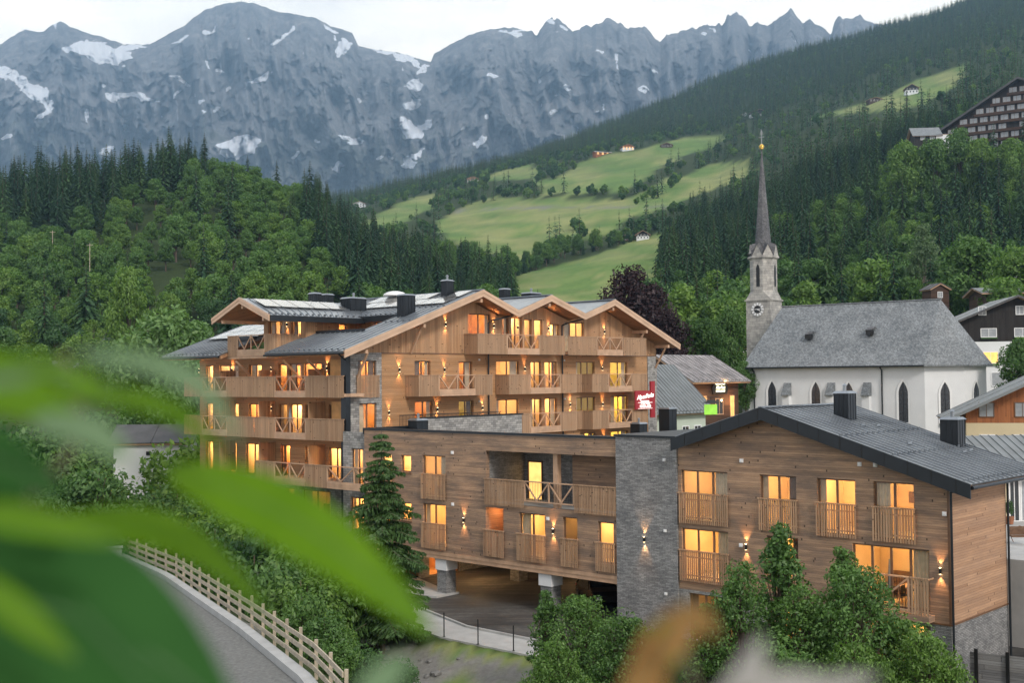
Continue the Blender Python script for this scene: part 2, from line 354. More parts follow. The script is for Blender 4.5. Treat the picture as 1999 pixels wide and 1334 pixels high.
def fascia(parent,pts,h=.42,th=.07,name='fascia',mat=None,step=True):
    """pts: polyline of top edge; extruded down by h"""
    mb=MB()
    for p,q in zip(pts,pts[1:]):
        p=Vector(p);q=Vector(q); d=(q-p); hd=Vector((d.x,d.y,0)).normalized(); nn=Vector((-hd.y,hd.x,0))
        def sl(z0,z1,t0,t1):
            mb.hexa([p+nn*t0+Vector((0,0,z0)),q+nn*t0+Vector((0,0,z0)),q+nn*t1+Vector((0,0,z0)),p+nn*t1+Vector((0,0,z0))],
                    [p+nn*t0+Vector((0,0,z1)),q+nn*t0+Vector((0,0,z1)),q+nn*t1+Vector((0,0,z1)),p+nn*t1+Vector((0,0,z1))])
        sl(-h,0,-th,th*.3)
        if step: sl(-h*.42,.02,-th-.035,-th-.001); sl(-h*.42,.02,th*.3+.001,th*.3+.036)
    return mb.build(name,mat or M['fascia'],parent)
def chimney(parent,a,b,z0,z1,w=.9,d=.7,cowl=True,seams=3):
    mb=MB(); mb.box(a-w/2,a+w/2,b-d/2,b+d/2,z0,z1)
    for i in range(seams+1):
        x=a-w/2+w*i/seams; mb.box(x-.015,x+.015,b-d/2-.02,b-d/2-.001,z0,z1)
        y=b-d/2+d*i/seams; mb.box(a-w/2-.02,a-w/2-.001,y-.015,y+.015,z0,z1)
    o=mb.build('chimney',M['anth'],parent)
    c=MB(); c.hexa([(a-w/2-.08,b-d/2-.08,z1+.01),(a+w/2+.08,b-d/2-.08,z1+.01),(a+w/2+.08,b+d/2+.08,z1+.01),(a-w/2-.08,b+d/2+.08,z1+.01)],
                  [(a-w/2+.05,b-d/2+.05,z1+.13),(a+w/2-.05,b-d/2+.05,z1+.13),(a+w/2-.05,b+d/2-.05,z1+.13),(a-w/2+.05,b+d/2-.05,z1+.13)])
    if cowl: c.tube((a,b,z1+.12),(a,b,z1+.45),.09,.09,8); c.tube((a,b,z1+.4),(a,b,z1+.5),.14,.03,8)
    c.build('chimney_cap',M['roof'],o); return o
def detector(parent,pl,u,z,s=.09):
    mb=MB(); pl.box(mb,u-s,u+s,-.08,-.003,z-s,z+s); pl.box(mb,u-s*.5,u+s*.5,-.12,-.081,z-s*.5,z+s*.5); return mb.build('outdoor_sensor',M['white'],parent)
exec_order=[]
# ================================================================== ANNEX (bridge wing + stone shaft + gable wing)
LOC=(OO[0],OO[1],0)
AX=empty('hotel_annex',LOC,ANG,'weathered timber hotel wing on columns with grey stone shaft and dark gable roof','hotel wing')
F0=Pl('a',0); G0=Pl('b',0)
Z2,Z1,Z0w=5.86,2.88,-.05      # floor levels of upper, middle, ground storey
H2,H1=8.45,5.52
# openings (u0,u1,z0,z1)
gab2=[(11.05,13.78,5.86,8.45),(7.28,9.23,5.86,8.43),(4.31,6.2,5.86,8.42),(1.55,3.43,5.86,8.42)]
gab1=[(11.05,13.78,2.9,5.52),(7.23,8.9,2.9,5.54),(.93,4.5,2.9,5.58)]
def rooftop(b): return 11.55-.06-.312*abs(b-8.7)
wall('timber_wall',AX,F0,0,13.97,2.45,lambda b:rooftop(b)-.12,gab2+gab1,M['weath'],breaks=(8.7,))
gst=[(.93,4.6,.0,2.3),(6.2,9.0,.0,2.3),(10.6,13.4,.0,2.3)]
wall('stone_base',AX,F0,0,13.97,-1.6,2.45,gst,M['stone'],reveal=.3)
wall('side_timber_wall',AX,G0,0,6.38,2.45,lambda a:8.72,[],M['weath2'])
wall('side_stone_base',AX,G0,.0,6.38,-1.6,2.45,[],M['stone'])
mb=MB(); mb.box(-.03,6.40,-.03,-.004,2.43,2.51); mb.box(-.03,-.004,-.002,.9,2.43,2.51); mb.box(-.02,.09,-.02,.09,2.52,8.7)
mb.build('corner_flashing',M['frame'],AX)
mb=MB(); mb.quad((6.38,0,-1.6),(6.38,14,-1.6),(6.38,14,10.3),(6.38,0,8.7)); mb.quad((6.38,0,8.7),(6.38,14,9.9),(6.38,8.7,11.3),(6.38,8.7,11.3)); mb.build('rear_wall',M['weath'],AX)
for o in gab2: window(AX,F0,*o,n=2 if o[1]-o[0]<2.5 else 3,curt=1,watt=38,depth=3.2,s=.1 if o[0]>10 else .35)
for o in gab1: window(AX,F0,*o,n=2 if o[1]-o[0]<2.5 else (3 if o[1]-o[0]<3 else 4),curt=1,watt=50,depth=3.4,seed=int(o[0]*7),s=.1 if o[0]>10 else .35)
for o in gst: window(AX,F0,*o,n=3,curt=2,watt=46,depth=3.2)
slats(AX,F0,10.98,13.9,-.14,5.78,7.31,.05,.07,'french_balcony')
slats(AX,F0,7.2,9.3,-.14,5.78,7.31,.05,.07,'french_balcony'); slats(AX,F0,4.24,6.27,-.14,5.78,7.31,.05,.07,'french_balcony'); slats(AX,F0,1.47,3.5,-.14,5.78,7.31,.05,.07,'french_balcony')
slats(AX,F0,10.98,13.9,-.14,2.88,4.43,.05,.07,'french_balcony'); slats(AX,F0,7.15,8.95,-.14,2.88,4.43,.05,.07,'french_balcony')
# projecting corner balcony of the breakfast room
mb=MB(); mb.box(-.62,-.01,.72,4.75,2.55,2.83); bal=mb.build('balcony',M['weath'],AX)
slats(bal,F0,.72,1.55,-.62,2.85,4.43,.05,.07); cross(bal,F0,1.62,4.7,-.62,2.86,4.43,1,.1)
mb=MB(); mb.box(-.6,-.02,.72,.76,4.37,4.43); mb.build('side_rail',M['slat'],bal)
# dining table and folded parasol inside
mb=MB(); mb.box(1.0,2.0,1.2,2.9,3.62,3.68); 
for x,y in ((1.05,1.3),(1.9,1.3),(1.05,2.8),(1.9,2.8)): mb.box(x,x+.06,y,y+.06,2.93,3.61)
tb=mb.build('dining_table',M['beam'],AX)
mb=MB(); mb.tube((.75,3.1,3.3),(.75,3.1,4.9),.13,.03,8); mb.tube((.75,3.1,2.9),(.75,3.1,3.3),.03,None,6); mb.build('folded_parasol',M['greyglass'],AX)
for x,y in ((.75,1.5),(.75,2.3),(2.2,1.6),(2.2,2.5)):
    mb=MB(); mb.box(x-.2,x+.2,y-.2,y+.2,3.35,3.4); mb.box(x-.2,x+.2,y+.17,y+.2,3.41,3.8)
    for p in (-.18,.15):
        for q in (-.18,.15): mb.box(x+p,x+p+.03,y+q,y+q+.03,2.93,3.34)
    mb.build('dining_chair',M['dark'],AX)
# gable roof
LZ=lambda b:11.64-.312*abs(b-8.7)
A0,A1=-.7,8.0
r1=roofslab(AX,(A0,-1.15,LZ(-1.15)),(A1,-1.15,LZ(-1.15)),(A1,8.7,LZ(8.7)),(A0,8.7,LZ(8.7)),'gable_roof',seam=.52,rows=(.35,3.6,6.2))
r2=roofslab(AX,(A1,13.6,LZ(13.6)),(A0,13.6,LZ(13.6)),(A0,8.7,LZ(8.7)),(A1,8.7,LZ(8.7)),'gable_roof',seam=.52)
fascia(AX,[(A0-.002,-1.2,LZ(-1.2)+.03),(A0-.002,8.7,LZ(8.7)+.05),(A0-.002,13.9,LZ(13.9)+.03)],.62,.06,'roof_edge',M['anth'],False)
mb=MB()   # seams on the dark edge
for b in np.arange(-.6,13.6,1.05): mb.box(A0-.035,A0-.025,b-.012,b+.012,LZ(b)-.56,LZ(b)+.05)
mb.build('edge_seams',M['dark'],AX)
mb=MB(); mb.bar((A0,8.7,11.69),(A1,8.7,11.69),.3,.06); mb.build('ridge_cap',M['roof'],AX)
mb=MB(); mb.tube((A0+.1,-1.24,8.42),(A1,-1.24,8.42),.075,None,10); mb.path([(-.1,-1.24,8.38),(-.1,-.12,8.15),(-.1,-.12,7.9),(-.1,-.12,-1.5)],.055,8)
mb.path([(6.3,-1.24,8.38),(6.3,-.12,8.2),(6.3,-.12,-1.5)],.055,8); mb.build('downpipe',M['anth'],AX)
chimney(AX,4.2,6.9,10.9,12.25,.8,.75); chimney(AX,7.0,2.7,9.5,10.95,.85,.85)
for a,b in ((3.4,5.6),(4.6,5.4),(5.6,1.6),(6.6,1.7),(3.0,3.1)):
    mb=MB(); mb.box(a-.18,a+.18,b-.05,b+.05,LZ(b)+.06,LZ(b)+.14); mb.build('snow_hook',M['roof'],AX)
# stone shaft
S0=Pl('a',-.12)
wall('stone_shaft',AX,S0,13.97,17.86,-1.6,10.02,[],M['stone'])
mb=MB(); mb.quad((-.12,13.97,-1.6),(6.4,13.97,-1.6),(6.4,13.97,10.02),(-.12,13.97,10.02)); mb.quad((-.12,17.86,-1.6),(9,17.86,-1.6),(9,17.86,10.02),(-.12,17.86,10.02)); mb.build('shaft_side',M['stone'],AX)
mb=MB(); mb.box(-.2,9.0,13.9,17.93,10.03,10.13); mb.build('shaft_roof',M['anth'],AX)
# bridge wing
ops=[(34.1,35.02,7.32,8.38),(34.1,35.02,4.32,5.42),(31.0,33.02,5.86,8.46),(31.0,33.02,2.88,5.5),(35.9,36.9,5.9,8.4),(35.9,37.4,3.2,5.4),(26.2,27.62,2.88,5.62),(23.0,24.96,2.88,5.5),(20.65,21.7,2.88,5.5),(18.15,19.2,3.2,5.42),(17.87,27.56,5.87,8.92)]
niche=(26.2,27.62,2.88,5.62); log=ops[-1]
wall('timber_wall',AX,F0,17.86,38.6,2.45,9.86,ops,M['weath'],reveal=.28)
for o in ops[:-1]:
    if o==niche: continue
    window(AX,F0,*o,n=1 if o[1]-o[0]<1.2 else 2,watt=34,curt=0 if o[1]-o[0]<1.2 else 1,prop=o[1]-o[0]>1.2)
for o in ops[:2]:
    mb=MB(); mb.box(-.1,-.004,o[0]-.06,o[1]+.06,o[2]-.09,o[2]-.01); mb.build('window_sill',M['frame'],AX)
# niche with glowing lamp
mb=MB(); a=1.5; n0,n1,zz0,zz1=niche
for q in ([(.28,n0,zz0),(a,n0,zz0),(a,n0,zz1),(.28,n0,zz1)],[(.28,n1,zz0),(a,n1,zz0),(a,n1,zz1),(.28,n1,zz1)],[(a,n0,zz0),(a,n1,zz0),(a,n1,zz1),(a,n0,zz1)],[(.28,n0,zz0),(.28,n1,zz0),(a,n1,zz0),(a,n0,zz0)],[(.28,n0,zz1),(.28,n1,zz1),(a,n1,zz1),(a,n0,zz1)]): mb.quad(*q)
mb.build('stair_niche',M['weath2'],AX)
sconce(AX,Pl('a',1.49),26.75,4.85,2.0); light('niche_fill_light',AX,(.9,26.9,5.3),'POINT',22,(1,.5,.2),.1)  # extra point light added to brighten the niche beyond its wall lamp
for (b0,b1,z) in ((26.1,27.75,2.78),(22.9,25.1,2.78),(20.55,21.8,2.78),(18.0,19.35,2.78),(30.92,33.12,2.78),(30.92,33.12,5.78),(35.75,37.1,5.78)): slats(AX,F0,b0,b1,-.14,z,z+1.54,.045,.065,'french_balcony')
# loggia
mb=MB(); b0,b1,z0,z1=log; dd=3.4
for q in ([(.28,b0,z0),(dd,b0,z0),(dd,b0,z1),(.28,b0,z1)],[(.28,b1,z0),(dd,b1,z0),(dd,b1,z1),(.28,b1,z1)],[(dd,b0,z0),(dd,b1,z0),(dd,b1,z1),(dd,b0,z1)]): mb.quad(*q)
mb.build('loggia_wall',M['stone'],AX)
mb=MB()
for q in ([(.28,b0,z0),(.28,b1,z0),(dd,b1,z0),(dd,b0,z0)],[(.28,b0,z1),(.28,b1,z1),(dd,b1,z1),(dd,b0,z1)]): mb.quad(*q)
mb.build('loggia_floor',M['conc'],AX)
mb=MB(); mb.box(.3,.62,22.3,22.62,z0,z1); mb.build('loggia_post',M['beam'],AX)
mb=MB(); mb.box(1.6,1.7,18.6,22.3,z0,z1); mb.build('loggia_partition',M['weath'],AX)
mb=MB(); mb.box(dd-.1,dd-.02,27.2,27.28,z0,z0+2.3); mb.box(dd-.1,dd-.02,26.1,26.18,z0,z0+2.3); mb.box(dd-.1,dd-.02,26.18,27.2,z0+2.2,z0+2.3); d=mb.build('loggia_door',M['frame'],AX)
mb=MB(); mb.quad((dd-.05,26.18,z0),(dd-.05,27.2,z0),(dd-.05,27.2,z0+2.2),(dd-.05,26.18,z0+2.2)); mb.build('pane',M['litpane'],d)
slats(AX,F0,24.5,27.62,-.14,5.78,7.31,.045,.065,'balustrade'); slats(AX,F0,17.9,20.78,-.14,5.78,7.31,.045,.065,'balustrade'); cross(AX,F0,20.83,24.45,-.1,6.1,7.30,2,.05)
# parapet, roof, underside
mb=MB(); mb.box(-.06,.35,17.95,38.66,9.87,10.0); mb.box(-.06,5.3,38.6,38.68,9.6,10.0); mb.build('parapet_cap',M['anth'],AX)
mb=MB(); mb.box(.351,7.6,18.0,38.5,9.3,9.5); mb.build('flat_roof',M['gravel'],AX)
mb=MB(); mb.box(.0,13.2,17.87,41.8,2.2,2.449); mb.build('bridge_floor',M['beam'],AX)
mb=MB(); mb.box(-.03,-.003,17.9,38.6,2.42,2.62); mb.build('bottom_board',M['beam'],AX)
for a,b,h in ((.2,31.2,1),(.2,22.75,1),(6.6,31.1,0),(13.3,31.0,0),(6.9,22.6,0),(12.8,23,0)):
    mb=MB(); mb.box(a,a+.8,b,b+.8,-.5,1.5 if h else 2.2); c=mb.build('column',M['stone'],AX)
    if h: mb=MB(); mb.box(a-.08,a+.88,b-.08,b+.88,1.5,2.44); mb.build('column_head',M['plaster'],c)
# entrance area under the bridge
mb=MB(); mb.box(12.6,13.1,18,40,-.2,2.2); mb.build('passage_wall',M['plaster'],AX)
wall('entrance_wall',AX,Pl('b',37.0),3.2,12.5,-.2,2.2,[(4.2,7.0,0.0,2.1)],M['stone'])
window(AX,Pl('b',37.0),4.2,7.0,0,2.1,n=3,watt=60,room='o',curt=0)
light('entrance_light',AX,(5,33.5,2.05),'POINT',130,WARM,.1); light('passage_light',AX,(8.5,27,2.05),'POINT',70,WARM,.1)
for a,b in ((5,33.5),(8.5,27)):
    mb=MB(); mb.tube((a,b,2.13),(a,b,2.19),.12,None,12); mb.build('ceiling_lamp',M['bulb'],AX)
sconce(AX,F0,29.4,4.72,2.0); sconce(AX,F0,22.35,4.65,2.0); sconce(AX,S0,16.0,4.75,2.0); sconce(AX,F0,10.0,4.9,2.); sconce(AX,F0,.42,4.75,2.0)
for u,z in ((30.35,8.7),(30.35,5.6),(22.75,5.3),(10.2,9.05),(10.3,4.95),(4.05,9.15),(3.3,9.15),(.2,7.2)): detector(AX,F0,u,z)
for z in (8.9,5.3,2.1): detector(AX,S0,14.7,z,.07)
# rooftop things on the bridge
mb=MB(); mb.box(5.5,15.6,39.0,39.35,7.2,10.42); mb.build('rooftop_stone_wall',M['stone2'],AX)
mb=MB(); mb.box(5.4,15.7,38.93,39.42,10.425,10.5); mb.build('wall_cap',M['anth'],AX)
mb=MB()
for x in np.arange(4.4,14.5,.13): mb.box(x-.012,x+.012,40.1,40.12,9.6,10.62)
mb.box(4.4,14.5,40.08,40.14,10.62,10.67); mb.build('terrace_railing',M['dark'],AX)
chimney(AX,4.2,38.0,9.6,10.35,1.0,.8,True,2); chimney(AX,26.9,36.6,7,9.35,1.0,.9,True,2); chimney(AX,30.9,36.6,6,10.45,1.05,1.0,False,2)
mb=MB(); mb.box(7.7,33,30,41.7,6.8,7.1); mb.build('rear_flat_roof',M['gravel'],AX)
# ================================================================== MAIN CHALET HOTEL
H=empty('chalet_hotel',LOC,ANG,'large larch clad chalet hotel with three front gables, glowing windows and rows of balconies','hotel')
BF=41.9; FR=Pl('b',BF); FB=Pl('b',40.4)
TOP=[(-.35,15.05),(12.75,19.67),(16.6,18.27),(20.43,19.63),(24.6,18.3),(28.53,19.61),(37.9,16.0)]
def topz(a,pts=TOP):
    for (x0,y0),(x1,y1) in zip(pts,pts[1:]):
        if a<=x1: return y0+(y1-y0)*(a-x0)/(x1-x0)
    return pts[-1][1]
# facade openings: rows
rowA=[(12.9,15.3,16.2,18.05,2,'o'),(16.6,17.35,15.2,17.85,1,'o'),(17.5,18.9,15.2,17.9,2,'w'),(19.15,20.05,15.2,17.8,1,'w'),(20.35,21.3,15.2,17.8,1,'w'),(22.2,23.4,15.2,17.5,2,'w'),(24.0,26.5,15.2,17.7,3,'w')]
rowB=[(7.45,9.0,12.05,14.45,2,'o'),(11.85,13.3,12.05,14.4,2,'o'),(15.9,18.5,12.05,14.5,2,'w'),(19.8,21.1,12.05,14.45,2,'w'),(21.5,23.0,12.05,14.45,2,'w'),(25.45,27.9,12.05,14.45,3,'y'),(30.0,32.4,12.05,14.45,2,'y')]
rowC=[(7.45,9.2,9.15,11.55,2,'o'),(11.85,13.4,9.15,11.5,2,'y'),(15.9,18.4,9.15,11.5,2,'w'),(19.8,21.1,9.15,11.5,2,'w'),(21.5,23.0,9.15,11.5,2,'w'),(25.45,27.9,9.15,11.5,3,'y'),(30.0,32.4,9.15,11.5,2,'y')]
rowD=[(25.9,27.9,6.0,8.5,3,'y'),(30.0,32.4,6.0,8.5,2,'y')]
allw=rowA+rowB+rowC+rowD
low=[o for o in rowB+rowC+rowD]
wall('timber_wall',H,FR,4.32,35.3,5.5,15.0,[o[:4] for o in rowB+rowC+rowD],M['larch'],reveal=.22)
wall('gable_wall',H,FR,1.5,36.6,15.0,lambda a:topz(a)-.5,[o[:4] for o in rowA],M['larchv'],breaks=[p[0] for p in TOP],reveal=.22)
wall('stone_pier',H,Pl('b',BF-.04),1.5,4.32,-1,15.0,[(2.2,3.85,12.0,14.45),(2.3,3.85,9.0,11.5)],M['stone2'],reveal=.25)
wall('corner_pier',H,Pl('b',BF-.04),35.3,36.6,-1,15.0,[],M['stone2'])
mb=MB(); mb.box(4.3,36.6,BF-.05,BF-.003,14.94,15.02); mb.build('cladding_joint',M['frame'],H)
for i,o in enumerate(allw): window(H,FR,*o[:4],n=o[4],room=o[5],watt=36,seed=100+i,depth=2.4)
window(H,Pl('b',BF-.04),2.2,3.85,12.0,14.45,n=2,room='o',seed=5,watt=34); window(H,Pl('b',BF-.04),2.3,3.85,9.0,11.5,n=2,room='o',seed=6,watt=34)
slats(H,Pl('b',BF-.04),2.0,4.05,-.12,11.9,13.42,.04,.06,'french_balcony')
mb=MB(); mb.box(36.6,36.62,BF-.04,62,-1,15.9); mb.build('far_side_wall',M['larch'],H)
# front balconies
def frontbal(a0,a1,z0,z1,crosses,left=True,open_=()):
    mb=MB(); mb.box(a0+.03,a1-.03,40.46,BF-.06,z0+.1,z0+.3); b=mb.build('balcony',M['beam'],H)
    cuts=sorted(crosses); x=a0
    for c0,c1 in cuts:
        if c0-x>.1: slats(b,FB,x,c0,0,z0,z1,.03,.075)
        cross(b,FB,c0,c1,0,z0,z1); x=c1
    if a1-x>.1: slats(b,FB,x,a1,0,z0,z1,.03,.075)
    if left: slat_side(b,FB,a0,.04,1.45,z0,z1,.02,.085)
    return b
frontbal(12.4,22.35,14.95,16.46,[(15.6,19.2)]); frontbal(22.7,33.2,14.95,16.46,[(26.4,29.85)],False)
frontbal(6.5,13.95,11.9,13.4,[(8.45,12.1)])
frontbal(15.75,23.7,11.9,13.4,[(18.15,21.7)]); frontbal(25.75,33.2,11.9,13.4,[(27.85,31.1)])
frontbal(15.75,23.7,8.86,10.38,[(18.15,21.7)]); frontbal(25.75,33.2,8.86,10.38,[(27.85,31.1)])
for z in (11.9,8.86):
    slats(H,Pl('b',41.5),23.72,25.73,0,z,z+1.5,.02,.085,'recessed_balustrade')
for a,z,k in ((10.5,17.15,1),(15.6,17.15,1),(18.3,17.1,1),(22.0,17.1,1),(29.2,17.0,1),(5.95,13.8,1),(10.35,13.8,1),(19.1,13.85,1),(28.85,13.85,1),(4.95,10.8,1),(9.6,10.9,1),(14.3,10.9,1),(24.6,10.9,1),(28.85,10.85,1),(28.95,7.9,1)):
    sconce(H,FR,a,z,1.7)
for a in (14.0,23.9): detector(H,FR,a,14.55,.07); detector(H,FR,a,11.4,.07)
mb=MB()
for a,zt in ((14.9,18.0),(23.55,18.0)):
    mb.path([(a+1.5,40.6,zt-.05),(a,41.2,zt-.45),(a,41.75,zt-.6),(a,41.75,6)],.06,8)
mb.build('downpipe',M['anth'],H)
# --- main roofs
B0=40.2
def slab(a0,a1,b0,b1,name='main_roof',guards=False,seam=.55,rows=(.35,)):
    z0,z1=topz(a0+1e-5),topz(a1-1e-5)
    if a0<12.7 and a1>12.7: pass
    if z0<z1: E0,E1,R1,R0=(a0,b0,z0),(a0,b1,z0),(a1,b1,z1),(a1,b0,z1)
    else: E0,E1,R1,R0=(a1,b0,z1),(a1,b1,z1),(a0,b1,z0),(a0,b0,z0)
    return roofslab(H,E0,E1,R1,R0,name,guards=guards,seam=seam,soffit=.26,rows=rows)
lin=lambda a:15.05+(19.67-15.05)*(a+.35)/13.1
slab(-.35,12.75,B0,43.4,guards=True,rows=(.3,6.5,10)); 
slab(7.5,12.75,43.405,55.7,guards=True,rows=(.3,))
slab(-.35,3.9,43.405,49.1,guards=True,rows=(.3,)); slab(-.35,7.0,54.8,62.9,guards=True,rows=(.3,))
slab(12.75,16.6,B0,56); slab(16.6,20.43,B0,50,seam=60); slab(20.43,24.6,B0,50); slab(24.6,28.53,B0,50,seam=60); slab(28.53,37.9,B0,50)
pts=[(a,B0-.01,z+.03) for a,z in TOP]; fascia(H,pts,.5,.07)
# verge of the upper roofs seen from the left
mb=MB(); mb.box(-.42,3.95,43.35,43.40,0,0) if False else None
fascia(H,[(7.5,43.37,lin(7.5)+.05),(7.42,55.7,lin(7.45)+.05)],.45,.08,'eave_board',M['anth'],False)
mb=MB(); mb.bar((3.92,43.3,lin(3.9)+.05),(3.92,49.1,lin(3.9)+.05),.25,.25); mb.bar((7.1,54.8,lin(7)+.02),(7.1,62.9,lin(7)+.02),.2,.2); mb.build('roof_curb',M['anth'],H)
for (a,b0,b1) in ((12.75,B0-.05,55.7),(20.43,B0-.05,50),(28.53,B0-.05,50)):
    mb=MB(); z=topz(a)+.05; mb.bar((a,b0,z),(a,b1,z),.34,.08); mb.build('ridge_cap',M['roof'],H)
mb=MB(); mb.tube((-.43,54.8,14.9),(-.43,62.9,14.9),.075,None,8); mb.build('gutter',M['anth'],H)
mb=MB(); mb.tube((-.43,B0,14.9),(-.43,49.1,14.9),.075,None,8); mb.path([(-.43,B0+.5,14.86),(.75,41.3,14.4),(.75,41.3,-1)],.06,8); mb.build('gutter',M['anth'],H)
mb=MB(); mb.box(.62,1.0,41.2,41.75,-.2,14.75); mb.build('corner_post',M['anth'],H)
# purlins & brackets under the front overhang
mb=MB()
for a in (1.7,7.0,12.75,20.43,28.53,33.2,36.4):
    z=topz(a)-.62; mb.box(a-.11,a+.11,B0+.12,BF-.01,z-.26,z)
mb.build('purlin_ends',M['beam'],H)
for a in (2.1,7.0,33.2,36.4):
    z=topz(a)-.9; mb=MB(); mb.bar((a,B0+.5,z-.02),(a,BF-.1,z-1.75),.13,.13); mb.build('roof_bracket',M['beam'],H)
# valley fillers behind facade (attic terrace wall, cross volume)
CR=51.2; CE=3.55; cz=lambda b:19.07-.388*abs(b-CR)
wall('attic_wall',H,Pl('b',48.6),2.9,8.1,14.2,17.62,[(6.0,6.7,16.2,17.3)],M['larchv'])
window(H,Pl('b',48.6),6.0,6.7,16.2,17.3,n=1,room='o',watt=18,curt=0,prop=False)
wall('attic_wall',H,Pl('a',8.1),43.4,48.6,15,17.6,[(44.2,45.3,16.3,17.4),(46.2,47.2,16.3,17.4)],M['larchv'])
window(H,Pl('a',8.1),44.2,45.3,16.3,17.4,n=1,room='o',watt=18,curt=0,prop=False); window(H,Pl('a',8.1),46.2,47.2,16.3,17.4,n=1,room='o',watt=18,curt=0,prop=False)
cg=Pl('a',2.9); cw=[(49.2,50.4,15.2,17.6,2,'w'),(51.2,53.2,15.2,17.6,3,'w')]
wall('attic_gable_wall',H,cg,48.6,53.8,14.2,lambda b:cz(b)-.3,[o[:4] for o in cw],M['larchv'],breaks=(CR,))
for o in cw: window(H,cg,*o[:4],n=o[4],room='w',watt=36)
sconce(H,cg,50.8,17.25,1.8)
mb=MB(); mb.quad((2.9,53.8,14.2),(9,53.8,14.2),(9,53.8,17.7),(2.9,53.8,17.7)); mb.build('attic_side_wall',M['larchv'],H)
mb=MB(); mb.box(.46,2.9,49.1,55.0,14.75,14.95); b=mb.build('balcony',M['beam'],H); PB=Pl('a',.4)
slats(b,PB,49.1,50.12,0,14.93,16.46,.03,.075); cross(b,PB,50.15,53.6,0,14.93,16.46); slats(b,PB,53.63,54.9,0,14.93,16.46,.03,.075)
mb=MB(); 
for i in range(22): mb.box(.45+i*.11,.45+i*.11+.07,49.1,49.13,14.93,16.42)
mb.box(.4,2.9,49.07,49.16,16.42,16.48); mb.build('side_panel',M['slat'],b)
roofslab(H,(-1.,CR-CE,cz(CR-CE)),(7.9,CR-CE,cz(CR-CE)),(11.0,CR,19.07),(-1.,CR,19.07),'cross_roof',seam=.5,soffit=.22)
roofslab(H,(7.9,CR+CE,cz(CR+CE)),(-1.,CR+CE,cz(CR+CE)),(-1.,CR,19.07),(11.0,CR,19.07),'cross_roof',seam=.5,soffit=.22)
fascia(H,[(-1.02,CR-CE-.03,cz(CR-CE)+.03),(-1.02,CR,19.11),(-1.02,CR+CE+.03,cz(CR+CE)+.03)],.42)
fascia(H,[(-.95,CR-CE-.05,cz(CR-CE)+.02),(7.6,CR-CE-.05,cz(CR-CE)+.02)],.4,.06,'eave_board',M['anth'],False)
mb=MB()
for b_ in (CR-2.55,CR,CR+2.55): z=cz(b_)-.5; mb.box(-.8,2.88,b_-.1,b_+.1,z-.24,z)
mb.build('purlin_ends',M['beam'],H)
# solar panels
def solar(quad_,n,m,parent,lift=.14):
    P00,P10,P11,P01=map(Vector,quad_); nr=(P10-P00).cross(P01-P00).normalized(); nr=nr if nr.z>0 else -nr
    mb=MB(); fb=MB()
    for i in range(n):
        for j in range(m):
            f=lambda s,t:P00.lerp(P10,s).lerp(P01.lerp(P11,s),t)+nr*lift
            g=.03/n; h=.02/m
            q=[f(i/n+g,j/m+h),f((i+1)/n-g,j/m+h),f((i+1)/n-g,(j+1)/m-h),f(i/n+g,(j+1)/m-h)]
            mb.hexa([x-nr*.04 for x in q],q)
    return mb.build('solar_panels',M['solar'],parent)
pz=lambda a:lin(a)+.0
solar([(9.5,41.0,pz(9.5)),(9.5,50.6,pz(9.5)),(10.9,50.6,pz(10.9)),(10.9,41.0,pz(10.9))],7,1,H)
solar([(11.0,44.4,pz(11.0)),(11.0,51.4,pz(11.0)),(12.5,51.4,pz(12.5)),(12.5,44.4,pz(12.5))],5,1,H)
solar([(11.0,40.9,pz(11.0)),(11.0,42.5,pz(11.0)),(12.5,42.5,pz(12.5)),(12.5,40.9,pz(12.5))],1,1,H)
solar([(-.2,CR-1.9,cz(CR-1.9)),(7.2,CR-1.9,cz(CR-1.9)),(7.2,CR-.35,cz(CR-.35)),(-.2,CR-.35,cz(CR-.35))],5,1,H)
solar([(3.2,55.2,pz(3.2)),(3.2,61.8,pz(3.2)),(6.6,61.8,pz(6.6)),(6.6,55.2,pz(6.6))],4,2,H,.2)
mb=MB(); mb.box(2.8,3.1,55.0,58.4,lin(2.9)+.05,lin(2.9)+.35); mb.build('snow_barrier',M['anth'],H)
chimney(H,7.4,42.7,17.3,19.15,.95,.85,False); chimney(H,8.6,50.1,17.9,19.35,1.5,1.2,True); chimney(H,12.2,43.4,19.3,20.5,.7,.6,True); chimney(H,6.5,52.2,18.2,19.75,.7,.7,False); chimney(H,8.0,52.6,18.2,19.75,.7,.7,False)
chimney(H,23.0,44.6,18.6,20.1,1.3,1.0,True); chimney(H,21.8,46.5,18.9,20.5,.7,.6,False)
mb=MB(); c=(12.4,49.6,19.75)
for k in range(4):
    t0,t1=k*PI/8,(k+1)*PI/8
    mb.tube((c[0],c[1],c[2]+.38*math.sin(t0)),(c[0],c[1],c[2]+.38*math.sin(t1)),.95*math.cos(t0),max(.02,.95*math.cos(t1)),20)
mb.build('roof_dome',M['white'],H,True)
for a,b,z,h in ((11.5,46.4,19.6,2.2),(12.2,43.4,20.4,2.0),(6.5,52.2,19.8,1.3),(20.4,49,19.6,2.0),(5,4,0,0)):
    if h: mb=MB(); mb.tube((a,b,z),(a,b,z+h),.018,.01,5); mb.build('lightning_rod',M['anth'],H)
